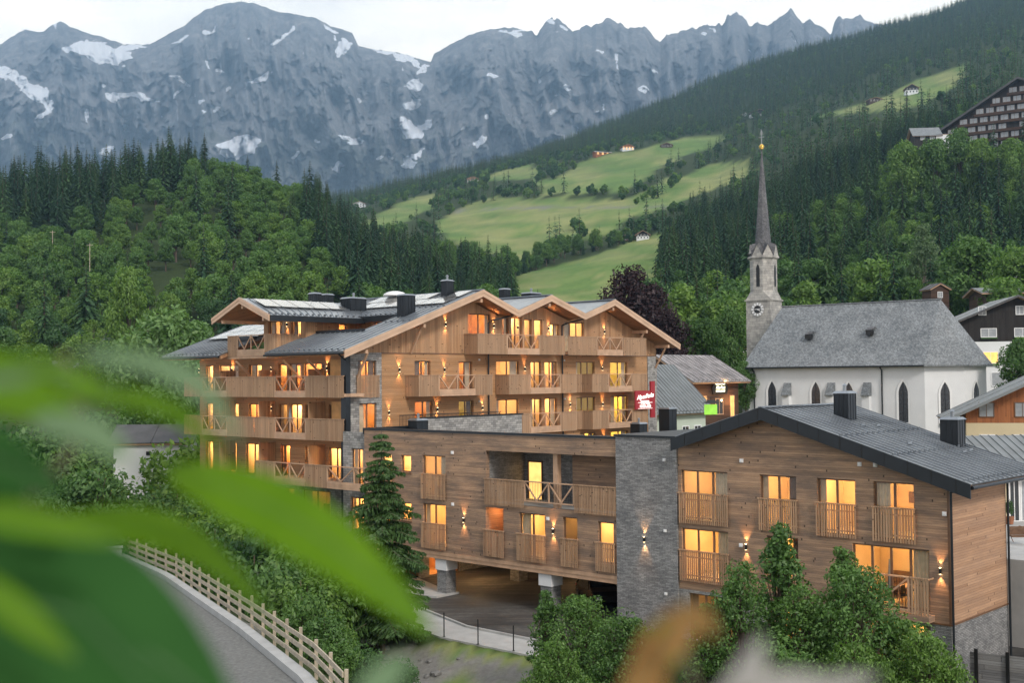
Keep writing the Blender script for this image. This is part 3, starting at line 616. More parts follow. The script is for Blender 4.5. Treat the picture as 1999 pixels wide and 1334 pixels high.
# --- left facade (faces -a) with stacked balconies
FL=Pl('a',2.2)
def bx(x,z=13,a=2.2):   # photo column -> b on plane a
    d=ray(x,735.); o=OO; t=(a+(o@VV))/(d[0]*VV[0]+d[1]*VV[1]); return float((np.array([d[0],d[1]])*t-o)@UU)
lw=[]
for z0,z1,xs in ((12.05,14.35,[(402,416,'w'),(428,466,'w'),(486,511,'w'),(544,561,'o'),(564,589,'o'),(594,634,'o'),(640,669,'w')]),
                 (9.05,11.4,[(402,416,'w'),(430,466,'w'),(486,511,'o'),(544,561,'w'),(566,589,'w'),(596,634,'o'),(642,669,'w')]),
                 (6.05,8.4,[(402,416,'w'),(430,462,'w'),(480,510,'w'),(548,566,'o'),(596,632,'w'),(642,669,'w')]),
                 (3.0,5.3,[(512,540,'w'),(552,574,'w'),(590,645,'w')])):
    for x0,x1,rm in xs:
        b1,b0=bx(x0),bx(x1); lw.append((max(b0,42.2),b1,z0,z1,2 if b1-b0>1.4 else 1,rm))
wall('timber_wall',H,FL,41.95,61.5,5.95,15.1,[o[:4] for o in lw if o[2]>5],M['larch'],reveal=.2)
wall('stone_base',H,FL,41.95,61.5,-1,5.95,[o[:4] for o in lw if o[2]<5],M['stone2'],reveal=.2)
for i,o in enumerate(lw): window(H,FL,*o[:4],n=o[4],room=o[5],watt=64,seed=300+i,depth=2.2,s=.08)
wall('stone_pier',H,Pl('a',.3),38.62,41.15,-1,9.7,[(39.0,40.3,6.2,8.6),(38.9,40.4,3.1,5.4)],M['stone2'])
window(H,Pl('a',.3),39.0,40.3,6.2,8.6,n=2,seed=8,watt=34); window(H,Pl('a',.3),38.9,40.4,3.1,5.4,n=2,seed=9,watt=34)
for b0,b1 in ((41.2,61.0),):
    for z in (11.93,9.0,6.0):
        e=61.0 if z>7 else bx(498,a=-.98); s=b0 if z>7 else bx(744,a=-.98)
        mb=MB(); mb.box(.46 if z>7 else -.93,2.2 if z>7 else -.02,s,e,z+.05,z+.27)
        if z<7: mb.box(-.019,2.2,41.3,e,z+.05,z+.27)
        bl=mb.build('balcony',M['beam'],H)
        P=Pl('a',.4 if z>7 else -.98)
        if z>7:
            segs=[('s',41.2,42.9),('s',42.93,45.4),('x',45.4,48.95),('s',48.95,51.5),('s',51.55,54.97),('x',55.0,58.4),('s',58.4,60.9)]
        else: q=lambda x:bx(x,a=-.98); segs=[('x',q(744),q(638)),('s',q(637),q(595)),('x',q(594),q(535)),('s',q(534),q(498))]
        for k,u0,u1 in segs:
            (slats(bl,P,u0,u1,0,z,z+1.48,.03,.075) if k=='s' else cross(bl,P,u0,u1,0,z,z+1.48,2,.4))
for a_,b_ in ((1.2,45.5),(1.2,51.4),(1.2,56.5)):
    for z,z1 in ((12.3,14.2),(9.3,11.9),(6.3,8.9)):
        mb=MB(); mb.box(.75,2.18,b_-.04,b_+.04,z,z1-.3); mb.build('balcony_divider',M['larchv'],H)
for x,z in ((397,13.95),(538,13.95),(640,13.95),(538,11.05)): sconce(H,Pl('a',1.9) if x!=640 else FL,bx(x,a=2.2),z,2.4)
sconce(H,FL,bx(455),13.95,2.4)
mb=MB()
for x in (468,607,560):
    b_=bx(x,a=.6); mb.bar((2.15,b_,13.0),(.3,b_+.0,14.55),.13,.13)
mb.build('roof_bracket',M['beam'],H)
# parasols folded and chairs on balconies
mb=MB(); b_=bx(567,a=1.0); mb.tube((1.0,b_,10.2),(1.0,b_,11.2),.17,.03,8); mb.tube((1.,b_,9.3),(1.,b_,10.2),.02,None,6); tag(mb.build('folded_parasol',M['greyglass'],None),'pale folded parasol on the second balcony from the top of the left side','parasol'); 
po=bpy.data.objects['folded_parasol.001']; po.location=LOC; po.rotation_euler=(0,0,ANG)
# hotel sign
def text(s,name,parent,loc,rot,size,mat,ext=.02,shear=0,bold=0):
    c=bpy.data.curves.new(name,'FONT'); c.body=s; c.size=size; c.extrude=ext; c.align_x='CENTER'; c.align_y='CENTER'; c.shear=shear; c.offset=bold
    o=bpy.data.objects.new(name,c); COL.objects.link(o); dg=bpy.context.evaluated_depsgraph_get(); me=bpy.data.meshes.new_from_object(o.evaluated_get(dg)); bpy.data.objects.remove(o)
    o=bpy.data.objects.new(name,me); COL.objects.link(o); me.materials.clear(); me.materials.append(mat); o.parent=parent; o.location=loc; o.rotation_euler=rot; return o
mb=MB(); mb.box(31.15,33.9,40.12,40.22,10.35,11.95); mb.box(33.35,33.95,40.09,40.24,9.6,12.75); sg=mb.build('sign_panel',M['red'],H)
text('AlpenParks','sign_lettering',sg,(32.5,40.07,11.45),(PI/2,0,0),.52,M['litwhite'],.01,.35,.012).rotation_euler=(PI/2,-.10,0)
text('HOTEL','sign_lettering',sg,(32.5,40.07,10.93),(PI/2,0,0),.40,M['litwhite'],.01,0,.02); text('MARIA ALM','sign_lettering',sg,(32.5,40.07,10.6),(PI/2,0,0),.30,M['litwhite'],.01,0,.015)
mb=MB(); mb.box(31.5,31.9,40.06,40.1,10.90,10.94); mb.box(33.1,33.5,40.06,40.1,10.90,10.94); mb.box(31.5,33.5,40.06,40.1,10.40,10.43); mb.build('sign_line',M['litwhite'],sg)
# ================================================================== TERRAIN
def sst(a,b,x): t=np.clip((x-a)/(b-a),0,1); return t*t*(3-2*t)
KY=[150,200,260,340,450,600,800,1100,1300,1500,2000,2800]
KU=[-500,0,200,350,500,600,700,800,900,1000,1100,1200,1300,1400,1500,1600,1800,2000,2500]
KT={-500:[870,760,660,540,400,430,480,480,470,440,420,440],
0:[870,760,660,540,400,430,480,480,470,440,420,440],
200:[870,760,660,530,385,410,470,480,470,440,420,440],
350:[870,760,650,510,350,380,450,470,460,430,420,440],
500:[870,760,650,520,388,400,450,460,440,420,415,440],
600:[870,760,660,540,425,420,450,440,420,410,405,440],
700:[870,770,680,590,520,470,440,415,400,392,395,440],
800:[870,770,690,610,560,505,455,405,380,368,374,430],
900:[870,770,690,620,580,520,450,390,352,345,350,400],
1000:[865,770,690,625,590,525,440,365,335,325,322,350],
1100:[860,765,690,620,580,520,425,345,315,300,284,310],
1200:[855,760,685,610,565,500,410,330,290,272,245,270],
1300:[812,755,680,600,540,480,395,320,275,255,205,230],
1400:[806,745,670,585,520,455,380,312,268,238,160,190],
1500:[815,735,655,565,490,420,340,275,235,205,120,150],
1600:[835,730,640,545,455,370,285,225,200,160,92,120],
1800:[825,715,610,500,385,290,210,160,125,100,38,60],
2000:[810,700,590,465,330,230,150,95,60,30,-32,-10],
2500:[800,690,570,430,290,190,100,40,0,-30,-90,-60]}
KA=np.array([KT[u] for u in KU],float); KUa=np.array(KU,float); LY=np.log(np.array(KY,float))
HORx=lambda u:737-.0091*(u-1000)
def catm(xs,ys,x):
    """monotone-ish cubic along last axis: xs (n), ys (...,n)"""
    i=np.clip(np.searchsorted(xs,x)-1,0,len(xs)-2); t=np.clip((x-xs[i])/(xs[i+1]-xs[i]),0,1)
    s=t*t*(3-2*t)*.35+t*.65
    return i,s
def vtab(u,Y):
    u=np.asarray(u,float);Y=np.asarray(Y,float)
    i,s=catm(KUa,None,np.clip(u,-500,2500)); j,t=catm(LY,None,np.log(np.clip(Y,150,2800)))
    return (KA[i,j]*(1-s)+KA[i+1,j]*s)*(1-t)+(KA[i,j+1]*(1-s)+KA[i+1,j+1]*s)*t
def hsh(ix,iy,sd): 
    h=(ix.astype(np.int64)*374761393+iy.astype(np.int64)*668265263+sd*1274126177)&0x7fffffff; h=((h^(h>>13))*1274126177)&0x7fffffff; h=(h^(h>>16))&0xffffff
    return h/float(0xffffff)
def vnz(x,y,sd=0):
    xi=np.floor(x);yi=np.floor(y);fx=x-xi;fy=y-yi;fx=fx*fx*(3-2*fx);fy=fy*fy*(3-2*fy)
    a=hsh(xi,yi,sd);b=hsh(xi+1,yi,sd);c=hsh(xi,yi+1,sd);d=hsh(xi+1,yi+1,sd)
    return (a*(1-fx)+b*fx)*(1-fy)+(c*(1-fx)+d*fx)*fy
def fbm(x,y,o=4,sd=0,ridge=False):
    s=0;a=.5;t=0
    for k in range(o):
        n=vnz(x*2**k,y*2**k,sd+k); n=1-abs(2*n-1) if ridge else n
        s=s+a*n;t+=a;a*=.5
    return s/t
KB=[-40,5,11.5,22.6,41.3,69,110];KAc=[-45,-28.5,-25.1,-20,-12.6,-4.8,4];KZ=[3.6,3.2,3,2.3,1.6,1.0,1.5]
def HZ(x,y):
    x=np.asarray(x,float);y=np.asarray(y,float)
    Y=np.maximum(y,1.); u=1000+2300*x/Y
    vt=vtab(u,Y); far=CZ+np.clip(Y,150,None)*(HORx(u)-vt)/2300.
    far=far+np.where(Y>300,(fbm(x/60,y/60,3,5)-.5)*np.clip((Y-300)/60,0,9),0)
    dx=x-OO[0];dy=y-OO[1]; a=dx*VV[0]+dy*VV[1]; b=dx*UU[0]+dy*UU[1]
    ak=np.interp(b,KB,KAc); zk=np.interp(b,KB,KZ)
    e=-8.2+np.clip(b-32,0,30)*.22            # outer edge of the hotel forecourt
    t=np.clip((a-ak-.8)/np.maximum(e-ak-.8,1.),0,1)
    gul=zk*(1-t)+(-.06)*t-2.3*np.sin(PI*np.clip(t,0,1))**1.0+ (fbm(x/2.5,y/2.5,3,9)-.5)*.5*np.sin(PI*t)
    near=np.where(a<ak+.8,zk-.08,np.where(a>e,-.06,gul))
    # village ground to the right/behind
    near=near+sst(12,26,a)*sst(8,-6,b)*0 
    s=sst(95,150,y); z=near*(1-s)+far*s
    # the slope below the viewpoint
    k=sst(37,31,y); z=z*(1-k)+(11.7-.30*y)*k
    left=sst(-30,-60,x)*sst(160,90,y); z=z*(1-left)+(1.2+.02*(y))*left
    return z
def HZ1(x,y): return float(HZ(np.array([x]),np.array([y]))[0])
def gridmesh(name,X,Y,Z,mat,smooth=True,attr=None):
    n,m=X.shape; v=np.stack([X,Y,Z],-1).reshape(-1,3)
    i=np.arange(n-1)[:,None]*m+np.arange(m-1)[None,:]; q=np.stack([i,i+1,i+m+1,i+m],-1).reshape(-1,4)
    me=bpy.data.meshes.new(name); me.vertices.add(len(v)); me.vertices.foreach_set('co',v.ravel()); me.loops.add(q.size); me.loops.foreach_set('vertex_index',q.ravel())
    me.polygons.add(len(q)); me.polygons.foreach_set('loop_start',np.arange(0,q.size,4)); me.polygons.foreach_set('loop_total',np.full(len(q),4)); 
    if smooth: me.polygons.foreach_set('use_smooth',np.ones(len(q),bool))
    me.update(); me.validate(); me.materials.append(mat)
    if attr:
        for k,a in attr.items():
            at=me.attributes.new(k,'FLOAT','POINT'); at.data.foreach_set('value',a.ravel().astype(np.float32))
    o=bpy.data.objects.new(name,me); COL.objects.link(o); return o
ys=np.concatenate([np.linspace(1,28,10),np.arange(29,112,.8),np.geomspace(112,2800,170)]); us=np.arange(-700,2701,17.)
UG,YG=np.meshgrid(us,ys,indexing='ij'); XG=(UG-1000)/2300*YG
wid=np.clip(14-YG,0,14)*3.; XG=XG+np.sign(UG-1000)*wid
ZG=HZ(XG,YG)
# ground cover regions in terms of (u, ground v)
def inpoly(u,v,P):
    c=np.zeros(np.shape(u),bool); n=len(P)
    for i in range(n):
        x0,y0=P[i];x1,y1=P[(i+1)%n]
        if y0==y1: continue
        c^=((y0>v)!=(y1>v))&(u<(x1-x0)*(v-y0)/(y1-y0)+x0)
    return c
MEAD=[(1030,640),(990,600),(1010,540),(1130,505),(1215,480),(1275,458),(1350,432),(1345,470),(1300,500),(1290,545),(1285,640)]
MEAD2=[(850,435),(905,405),(960,385),(1060,385),(1225,385),(1262,372),(1300,350),(1380,325),(1470,305),(1474,340),(1400,368),(1330,395),(1280,415),(1230,425),(1200,455),(1150,470),(1110,482),(1000,500),(940,490),(870,470)]
MEAD3=[(940,350),(985,330),(1045,318),(1060,345),(1090,350),(1130,318),(1180,300),(1250,288),(1315,272),(1380,262),(1430,266),(1400,282),(1300,320),(1270,345),(1225,370),(1060,378),(1040,350),(950,352)]
MEAD4=[(1580,232),(1640,210),(1740,185),(1770,165),(1850,135),(1910,118),(1890,145),(1830,195),(1740,215),(1640,222)]
MEAD5=[(1000,470),(1060,462),(1110,470),(1100,490),(1020,520),(1000,510)]
MEAD6=[(690,450),(740,415),(800,390),(850,375),(850,400),(800,430),(720,470)]
MEAD7=[(1340,640),(1335,615),(1400,600),(1455,580),(1465,640)]
MEADS=[MEAD,MEAD2,MEAD3,MEAD4,MEAD5,MEAD6,MEAD7]
VG=HORx(UG)-(ZG-CZ)/YG*2300
def meadow(u,v,Y):
    r=np.zeros(np.shape(u),bool)
    for P in MEADS: r|=inpoly(u,v,P)
    return r&(Y>190)
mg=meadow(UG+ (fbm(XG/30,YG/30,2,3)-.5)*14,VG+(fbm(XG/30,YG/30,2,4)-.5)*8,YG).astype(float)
dry=np.clip(fbm(UG/60,VG/10,4,21)*3.0-1.1+inpoly(UG,VG,[(1240,420),(1475,345),(1475,305),(1380,345),(1300,400)])*.4,0,1)
trk=np.minimum(abs(VG-np.interp(UG,[870,1000,1200,1340],[414,405,404,402])),9)+np.where((UG<885)|(UG>1335)|(YG<300),9,0); trk=np.clip(1.6-trk*.8,0,1)
def groundmat():
    m,nt,out=newmat('meadow_and_forest_floor'); g=N(nt); tc=g.n('TexCoord').outputs['Object']
    at=g.n('Attribute',attribute_name='meadow').outputs['Fac']; dr=g.n('Attribute',attribute_name='dry').outputs['Fac']; gv=g.n('Attribute',attribute_name='gravel').outputs['Fac']
    n1=g.noise(tc,.35,6,.7); n2=g.noise(tc,.03,5,.6)
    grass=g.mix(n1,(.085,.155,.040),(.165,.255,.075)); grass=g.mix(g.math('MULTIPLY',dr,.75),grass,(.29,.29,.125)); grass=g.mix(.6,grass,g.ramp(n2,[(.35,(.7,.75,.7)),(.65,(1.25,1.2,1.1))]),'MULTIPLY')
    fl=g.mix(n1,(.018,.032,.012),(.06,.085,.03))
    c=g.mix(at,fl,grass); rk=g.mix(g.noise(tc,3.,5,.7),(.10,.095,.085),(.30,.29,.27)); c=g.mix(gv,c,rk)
    g.bsdf(c,.95,0,g.bump(g.noise(tc,2.5,5,.7),.6,.15),out,.1); return m
a_,b_=None,None
dX=XG-OO[0];dY=YG-OO[1];AA=dX*VV[0]+dY*VV[1];BB=dX*UU[0]+dY*UU[1]
grv=((AA<-8.9)&(AA>-19.5)&(BB>8)&(BB<30)).astype(float)*np.clip(fbm(XG/1.5,YG/1.5,3,77)*3-.85,0,1)
mg2=np.where((YG<60)&(AA<-8)&(AA>-14),1.,0); mg=np.maximum(mg,mg2*.8)
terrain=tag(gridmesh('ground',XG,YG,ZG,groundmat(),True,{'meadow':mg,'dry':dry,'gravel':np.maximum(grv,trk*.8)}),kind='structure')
# ---------------- mountains
RDG=[(-500,120),(-200,70),(0,85),(30,65),(48,57),(82,62),(95,50),(115,40),(130,48),(165,62),(200,72),(240,85),(292,87),(330,65),(360,50),(375,35),(400,18),(440,5),(470,0),(500,4),(540,20),(590,28),(620,33),(650,50),(690,62),(703,90),(740,96),(775,100),(815,112),(845,120),(852,105),(880,88),(920,68),(960,55),(1000,52),(1030,56),(1056,66),(1072,42),(1085,32),(1100,38),(1125,58),(1140,52),(1170,46),(1195,35),(1220,45),(1235,55),(1250,50),(1270,52),(1280,65),(1297,82),(1310,68),(1340,58),(1380,48),(1420,48),(1430,30),(1445,24),(1460,32),(1475,50),(1490,42),(1510,48),(1530,38),(1545,22),(1555,16),(1565,28),(1578,48),(1592,32),(1600,45),(1618,52),(1634,65),(1640,40),(1652,27),(1660,38),(1690,30),(1720,45),(1999,60),(2500,90)]
mu=np.arange(-500,2400,2.6); mt=np.concatenate([np.linspace(0,1,270),[1.06,1.2]])
MU,MT=np.meshgrid(mu,mt,indexing='ij'); rv=np.interp(mu,[p[0] for p in RDG],[p[1] for p in RDG])[:,None]
jag=(fbm(MU/9,MU*0+3,3,41)-.5)*(10*sst(900,1100,MU)+4); rv=rv-5+jag*np.clip((MT-.75)*4,0,1)
tt=np.clip(MT,0,1); base=430+0*MU
w=fbm(MU/170+.3*tt,tt*1.5,3,50)
rel=fbm(MU/46+w*1.2+tt*.9,tt*2.2+w,6,51,True)
rel2=fbm(MU/22+tt*1.2,tt*7,5,60,True)
diag=fbm((MU+tt*260)/90,(MU-tt*300)/160,5,63,True)
env=np.sin(PI*np.clip(tt,0,1)**.9)**.7
cliff=tt+.10*(fbm(MU/80,tt*5,4,70)-.5)*env; 
vv=base+(rv-base)*np.clip(cliff,0,1)**.92
rel3=fbm(MU/7+tt*3,tt*26,4,66,True)
YM=3900+1500*tt-520*env*(rel-.5)*1.7-330*env*(rel2-.5)-420*env*(diag-.5)-280*env*(w-.5)-90*env*(rel3-.5)
vv=vv+env*((rel2-.5)*16+(rel3-.5)*7)
ZM=CZ+YM*(HORx(MU)-vv)/2300.; back=np.clip(MT-1,0,1); YM=YM+back*1500; ZM=np.where(MT>1,ZM-back*2500,ZM)
SN=[(15,140,30,12,-.5),(60,172,45,16,-.6),(90,195,20,7,-.9),(30,150,50,9,-.4),(180,90,45,13,-.15),(215,105,45,15,.0),(235,92,50,7,.15),(130,88,14,5,.3),(85,220,20,5,.6),(250,182,42,6,.0),(285,188,25,5,-.2),(215,185,12,7,-.6),(205,292,18,6,.4),(10,265,10,5,.3),(350,72,20,3,.6),(412,52,16,3,.7),(545,72,28,4,.6),(570,55,15,3,.8),(505,150,32,5,.4),(355,152,22,4,-.4),(405,120,12,3,-.8),(432,135,10,4,-.6),(448,170,10,5,.6),(672,88,14,18,-.9),(650,52,15,4,-.5),(465,285,40,20,.15),(480,275,30,14,.2),(395,190,9,4,-.2),(425,212,8,4,.8),(400,215,8,2,0),(580,300,10,4,.8),(663,318,8,10,.9),(690,268,28,5,-.2),(700,275,20,5,.3),(620,270,9,3,0),(770,100,35,4,-.2),(800,112,35,6,-.4),(830,130,15,4,.4),(812,162,12,14,-.3),(805,200,20,9,.1),(800,245,24,14,-.8),(832,245,20,12,.6),(815,258,20,8,0),(815,300,22,7,.4),(800,315,12,12,.7),(740,305,8,4,0),(765,305,7,3,0),(965,142,12,5,0),(938,275,17,5,.6),(905,245,6,4,.7),(1115,165,6,9,.9),(1085,215,8,5,.6),(1185,210,5,7,0),(1165,212,5,3,0),(1265,172,5,6,-.6),(1285,135,4,8,.8),(1385,60,5,3,.6),(1178,92,5,2,0),(1080,35,8,6,-.8),(1085,180,4,2,0),(1000,55,30,3,0),(345,180,3,16,0),(170,225,4,14,0),(245,245,4,8,.5),(705,190,3,5,0),(660,330,4,8,0),(1010,60,12,4,-.6),(1105,45,10,4,-.7)]
snow=np.zeros_like(MU); wx=(fbm(MU/18,vv/14,5,90)-.5)*44; wy=(fbm(MU/16,vv/14,5,91)-.5)*30
for (x,y,a,b,s) in SN:
    cs,sn=math.cos(-s),math.sin(-s); du=MU+wx*.6-x; dv=vv+wy*.6-y; p=(du*cs+dv*sn)/a; q=(-du*sn+dv*cs)/b; snow=np.maximum(snow,1.35-(p*p+q*q))
snow=np.clip(snow-.05+ (fbm(MU/6,vv/4,4,93)-.5)*1.15+(rel2-.5)*.5-.08,-1,1.2)
cleft=np.clip((.36-rel2)*9,0,1)*np.clip((fbm(MU/60,vv/30,3,95)-.50)*9,0,1)*np.clip((tt-.25)*4,0,1); snow=np.maximum(snow,cleft*1.0-.35+(fbm(MU/4,vv/4,2,96)-.5)*.6)
def rockmat():
    m,nt,out=newmat('limestone_rock'); g=N(nt); tc=g.n('TexCoord').outputs['Object']
    mp=g.n('Mapping'); mp.inputs['Scale'].default_value=(1,1,.28); g.l(tc,mp.inputs[0]); n1=g.noise(mp.outputs[0],.012,10,.68); n2=g.noise(tc,.003,6,.6); st=g.noise(mp.outputs[0],.05,6,.7)
    c=g.ramp(n1,[(.28,(.11,.115,.12)),(.5,(.22,.22,.225)),(.72,(.36,.35,.34))]); c=g.mix(.55,c,g.ramp(st,[(.34,(.5,.5,.52)),(.64,(1.35,1.33,1.30))]),'MULTIPLY')
    sp=g.n('SeparateXYZ'); g.l(tc,sp.inputs[0]); lowm=g.math('SUBTRACT',1.,g.math('DIVIDE',g.math('SUBTRACT',sp.outputs[2],500.),650.)); lowm=g.math('ADD',lowm,g.math('MULTIPLY',g.math('SUBTRACT',n2,.5),2.4)); lowm=g.ramp(lowm,[(.35,(0,0,0)),(.75,(1,1,1))])
    veg=g.mix(n1,(.030,.050,.030),(.09,.11,.06)); c=g.mix(g.math('MULTIPLY',lowm,.5),c,veg)
    s=g.n('Attribute',attribute_name='snow').outputs['Fac']; sf=g.ramp(s,[(.36,(0,0,0)),(.44,(1,1,1))]); c=g.mix(sf,c,(.93,.95,.98))
    g.bsdf(c,.9,0,g.bump(n1,.9,30),out,.1); return m
mtn=tag(gridmesh('mountains',(MU-1000)/2300*YM,YM,ZM,rockmat(),True,{'snow':snow}),kind='structure')
# ================================================================== VEGETATION PROTOS
def leafmesh(name,C,D1,D2,mats,extra=None,mi=0):
    """C centres, D1 half length vec, D2 half width vec -> diamond leaves; extra=MB for wood (material 1)"""
    n=len(C); v=np.stack([C-D1,C+D2-D1*.1,C+D1,C-D2-D1*.1],1).reshape(-1,3); f=np.arange(4*n).reshape(n,4)
    me=bpy.data.meshes.new(name); ev=extra.v if extra else []; ef=extra.f if extra else []
    allv=list(map(tuple,v))+list(ev); allf=list(map(tuple,f.tolist()))+[tuple(i+4*n for i in q) for q in ef]
    me.from_pydata(allv,[],allf)
    for m in mats: me.materials.append(m)
    if extra: me.polygons.foreach_set('material_index',[0]*n+[1]*len(ef))
    me.update(); return me
def rdir(n): 
    d=rng.normal(size=(n,3)); return d/np.linalg.norm(d,axis=1,keepdims=True)
def cross3(a,b): return np.cross(a,b)
def spruce_mesh(name,h=22.,rad=3.4,lev=30,br=9,seg=5,mats=None,bare=.08,droop=.5,split=False,jit=.35,hang=1.0):
    C=[];A=[];B=[]; tr=MB(); tr.tube((0,0,-1.5),(0,0,h*.5),h*.013,h*.009,7,0); tr.tube((0,0,h*.5),(0,0,h*.98),h*.009,.02,6,0)
    for i in range(lev):
        t=(i+.5*random.random())/lev; z=h*(bare+(1-bare)*t); r=rad*(1-t)**.72*(1+.16*math.sin(i*2.3))*random.uniform(.85,1.12)+.12
        if t<.12: r*=.75+t*2
        k=max(4,int(br*(1-t*.45)))
        ph=random.random()*6
        for j in range(k):
            az=ph+2*PI*j/k+random.uniform(-.2,.2); rr=r*random.uniform(1-jit,1.12); dx,dy=math.cos(az),math.sin(az)
            for s in range(seg):
                q0=(s)/seg;q1=(s+1.5)/seg; f=lambda q:(dx*rr*q,dy*rr*q,z+ .10*rr*q-droop*rr*q*q+ .12*rr*max(0,q-.7))
                p0=np.array(f(q0));p1=np.array(f(min(q1,1.1))); c=(p0+p1)/2; d=(p1-p0)/2*1.15; w_=rr*(.20*(1-q0*.55))*random.uniform(.8,1.2)+.05
                side=np.array([-dy,dx,random.uniform(-.35,.35)])*w_
                C.append(c);A.append(d);B.append(side)
                # hanging twigs
                if hang and random.random()<.8*hang: 
                    C.append(c+np.array([0,0,-w_*.5]));A.append(np.array([dx*.15*w_,dy*.15*w_,-w_*.9]));B.append(side*.55+d*.25)
    C.append(np.array([0,0,h*.975]));A.append(np.array([0,0,h*.03]));B.append(np.array([.12,0,0]))
    C=np.array(C);A=np.array(A);B=np.array(B)
    if split: return leafmesh(name,C,A,B,[mats[0]]),tr
    return leafmesh(name,C,A,B,mats,tr)
def broad_mesh(name,h=11.,rad=4.,nl=2600,leaf=.34,mats=None,clumps=38,base=.22,shape=1.,split=False,flat=.8,trunk=.018,asp=.42,seed=None,cr=(.20,.36)):
    st=np.random.default_rng(seed if seed is not None else 5); cc=[]
    cz0=h*(base+(1-base)*.5); hz=h*(1-base)*.5
    while len(cc)<clumps:
        p=st.uniform(-1,1,3); r=np.linalg.norm(p)
        if r>1 or (r<.45 and st.random()<.8): continue
        wz=1-(.35*shape)*max(0,p[2]) ; cc.append((p[0]*rad*.80*wz,p[1]*rad*.80*wz,cz0+p[2]*hz*.86,st.uniform(cr[0],cr[1])*rad))
    per=nl//clumps; C=[];A=[];B=[]
    for (x,y,z,r) in cc:
        d=st.normal(size=(per,3)); d/=np.linalg.norm(d,axis=1,keepdims=True); rad_=r*st.uniform(.55,1.08,(per,1))**.6
        c=np.array([x,y,z])+d*rad_*np.array([1,1,flat]); nrm=d*.8+st.normal(size=(per,3))*.55+np.array([0,0,.35]); nrm/=np.linalg.norm(nrm,axis=1,keepdims=True)
        t=np.cross(nrm,st.normal(size=(per,3))); t/=np.linalg.norm(t,axis=1,keepdims=True)+1e-9; b=np.cross(nrm,t); s=leaf*st.uniform(.6,1.3,(per,1))
        t=t+np.array([0,0,-.25]); C.append(c);A.append(t*s);B.append(b*s*asp*1.2)
    C=np.concatenate(C);A=np.concatenate(A);B=np.concatenate(B)
    tr=MB(); tr.tube((0,0,-1.),(0,0,h*.3),h*trunk*1.3,h*trunk,8); tr.tube((0,0,h*.3),(.1,0,h*.62),h*trunk,h*trunk*.5,7); tr.tube((.1,0,h*.62),(0,.1,h*.88),h*trunk*.5,.02,6)
    for (x,y,z,r) in cc[::2]:
        z0=h*(base*.8)+ (z-h*base)*.45; tr.tube((0,0,max(z0,h*.15)),(x*.92,y*.92,z),h*trunk*.35,.015,5)
    if split: return leafmesh(name,C,A,B,[mats[0]]),tr
    return leafmesh(name,C,A,B,mats,tr)
SPM=[spruce_mesh('spruce%d'%i,22,rad,lev,8,4,[M['fspruce'],M['bark']],bare) for i,(rad,lev,bare) in enumerate([(3.9,30,.06),(3.4,32,.10),(4.5,28,.18)])]
SPD=spruce_mesh('spruce_dead',22,2.6,20,6,3,[M['fdead'],M['barkl']],.35)
M['fspruce3']=foliage('far_spruce_lightened',(.038,.090,.052),(.11,.205,.10),.2,.45)  # spruce needle colour lightened to offset self-shadow in the far crowns
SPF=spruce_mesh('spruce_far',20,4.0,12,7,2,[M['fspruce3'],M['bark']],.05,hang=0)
BRM=[broad_mesh('broad%d'%i,11,rad,nl,.27,[mt,M['bark']],cl,.12,sh,seed=20+i) for i,(rad,nl,cl,sh,mt) in enumerate([(4.2,5200,44,1.,M['fbroad']),(3.6,4600,34,1.5,M['fbroad2']),(4.8,5600,50,.6,M['fbroad'])])]
BRF=broad_mesh('broad_far',10,4,360,.95,[M['fbroad'],M['bark']],14,.08,1.,asp=.7)
BUS=[broad_mesh('bush%d'%i,4.2,2.6,2400,.20,[mt,M['bark']],30,.0,.8,seed=60+i) for i,mt in enumerate([M['fbroad'],M['fbroad2']])]
# ------------- distribution on the hillsides
def ground_at(u,Y):
    x=(u-1000)/2300.*Y; z=HZ(x,Y); return x,z
cand=[]
KN_SP=[[(-150,470),(-150,330),(60,380),(215,380),(230,335),(410,340),(400,372),(240,400),(205,470),(110,480)],[(560,430),(640,430),(720,490),(790,530),(1000,590),(1010,640),(880,660),(700,640),(640,560)]]
RS_SP=[(1275,600),(1290,520),(1350,470),(1350,440),(1470,360),(1450,290),(1500,225),(1700,215),(1830,210),(1830,320),(1750,380),(1640,420),(1520,470),(1500,560),(1400,620)]
def dens(n,Y0,Y1,u0,u1,pw=2.):
    Y=(rng.uniform(0,1,n)*(Y1**pw-Y0**pw)+Y0**pw)**(1/pw); u=rng.uniform(u0,u1,n); x,z=ground_at(u,Y); v=HORx(u)-(z-CZ)/Y*2300; return u,v,Y,x,z
def okgap(pts,x,y,r):
    k=(int(x//r),int(y//r))
    for i in (-1,0,1):
        for j in (-1,0,1):
            for q in pts.get((k[0]+i,k[1]+j),()):
                if (q[0]-x)**2+(q[1]-y)**2<r*r: return False
    pts.setdefault(k,[]).append((x,y)); return True
G={}; SPL={'kn':[], 'rs':[], 'md':[]}; BRL={'kn':[], 'rs':[], 'md':[]}; farS=[];farB=[]
HED=[[(1010,535),(1080,508),(1180,484),(1290,448),(1345,425)],[(1290,455),(1380,400),(1480,352)],[(1215,390),(1262,362),(1310,335),(1400,302),(1455,288)],[(985,372),(1060,378),(1130,380),(1225,378)],[(1050,350),(1080,345),(1120,325)],[(860,405),(930,395),(985,380)],[(1320,262),(1360,262)],[(1110,440),(1150,450),(1120,480),(1070,500)],[(870,350),(960,335),(1060,308),(1160,288),(1260,272)],[(1240,395),(1290,380),(1330,352)]]
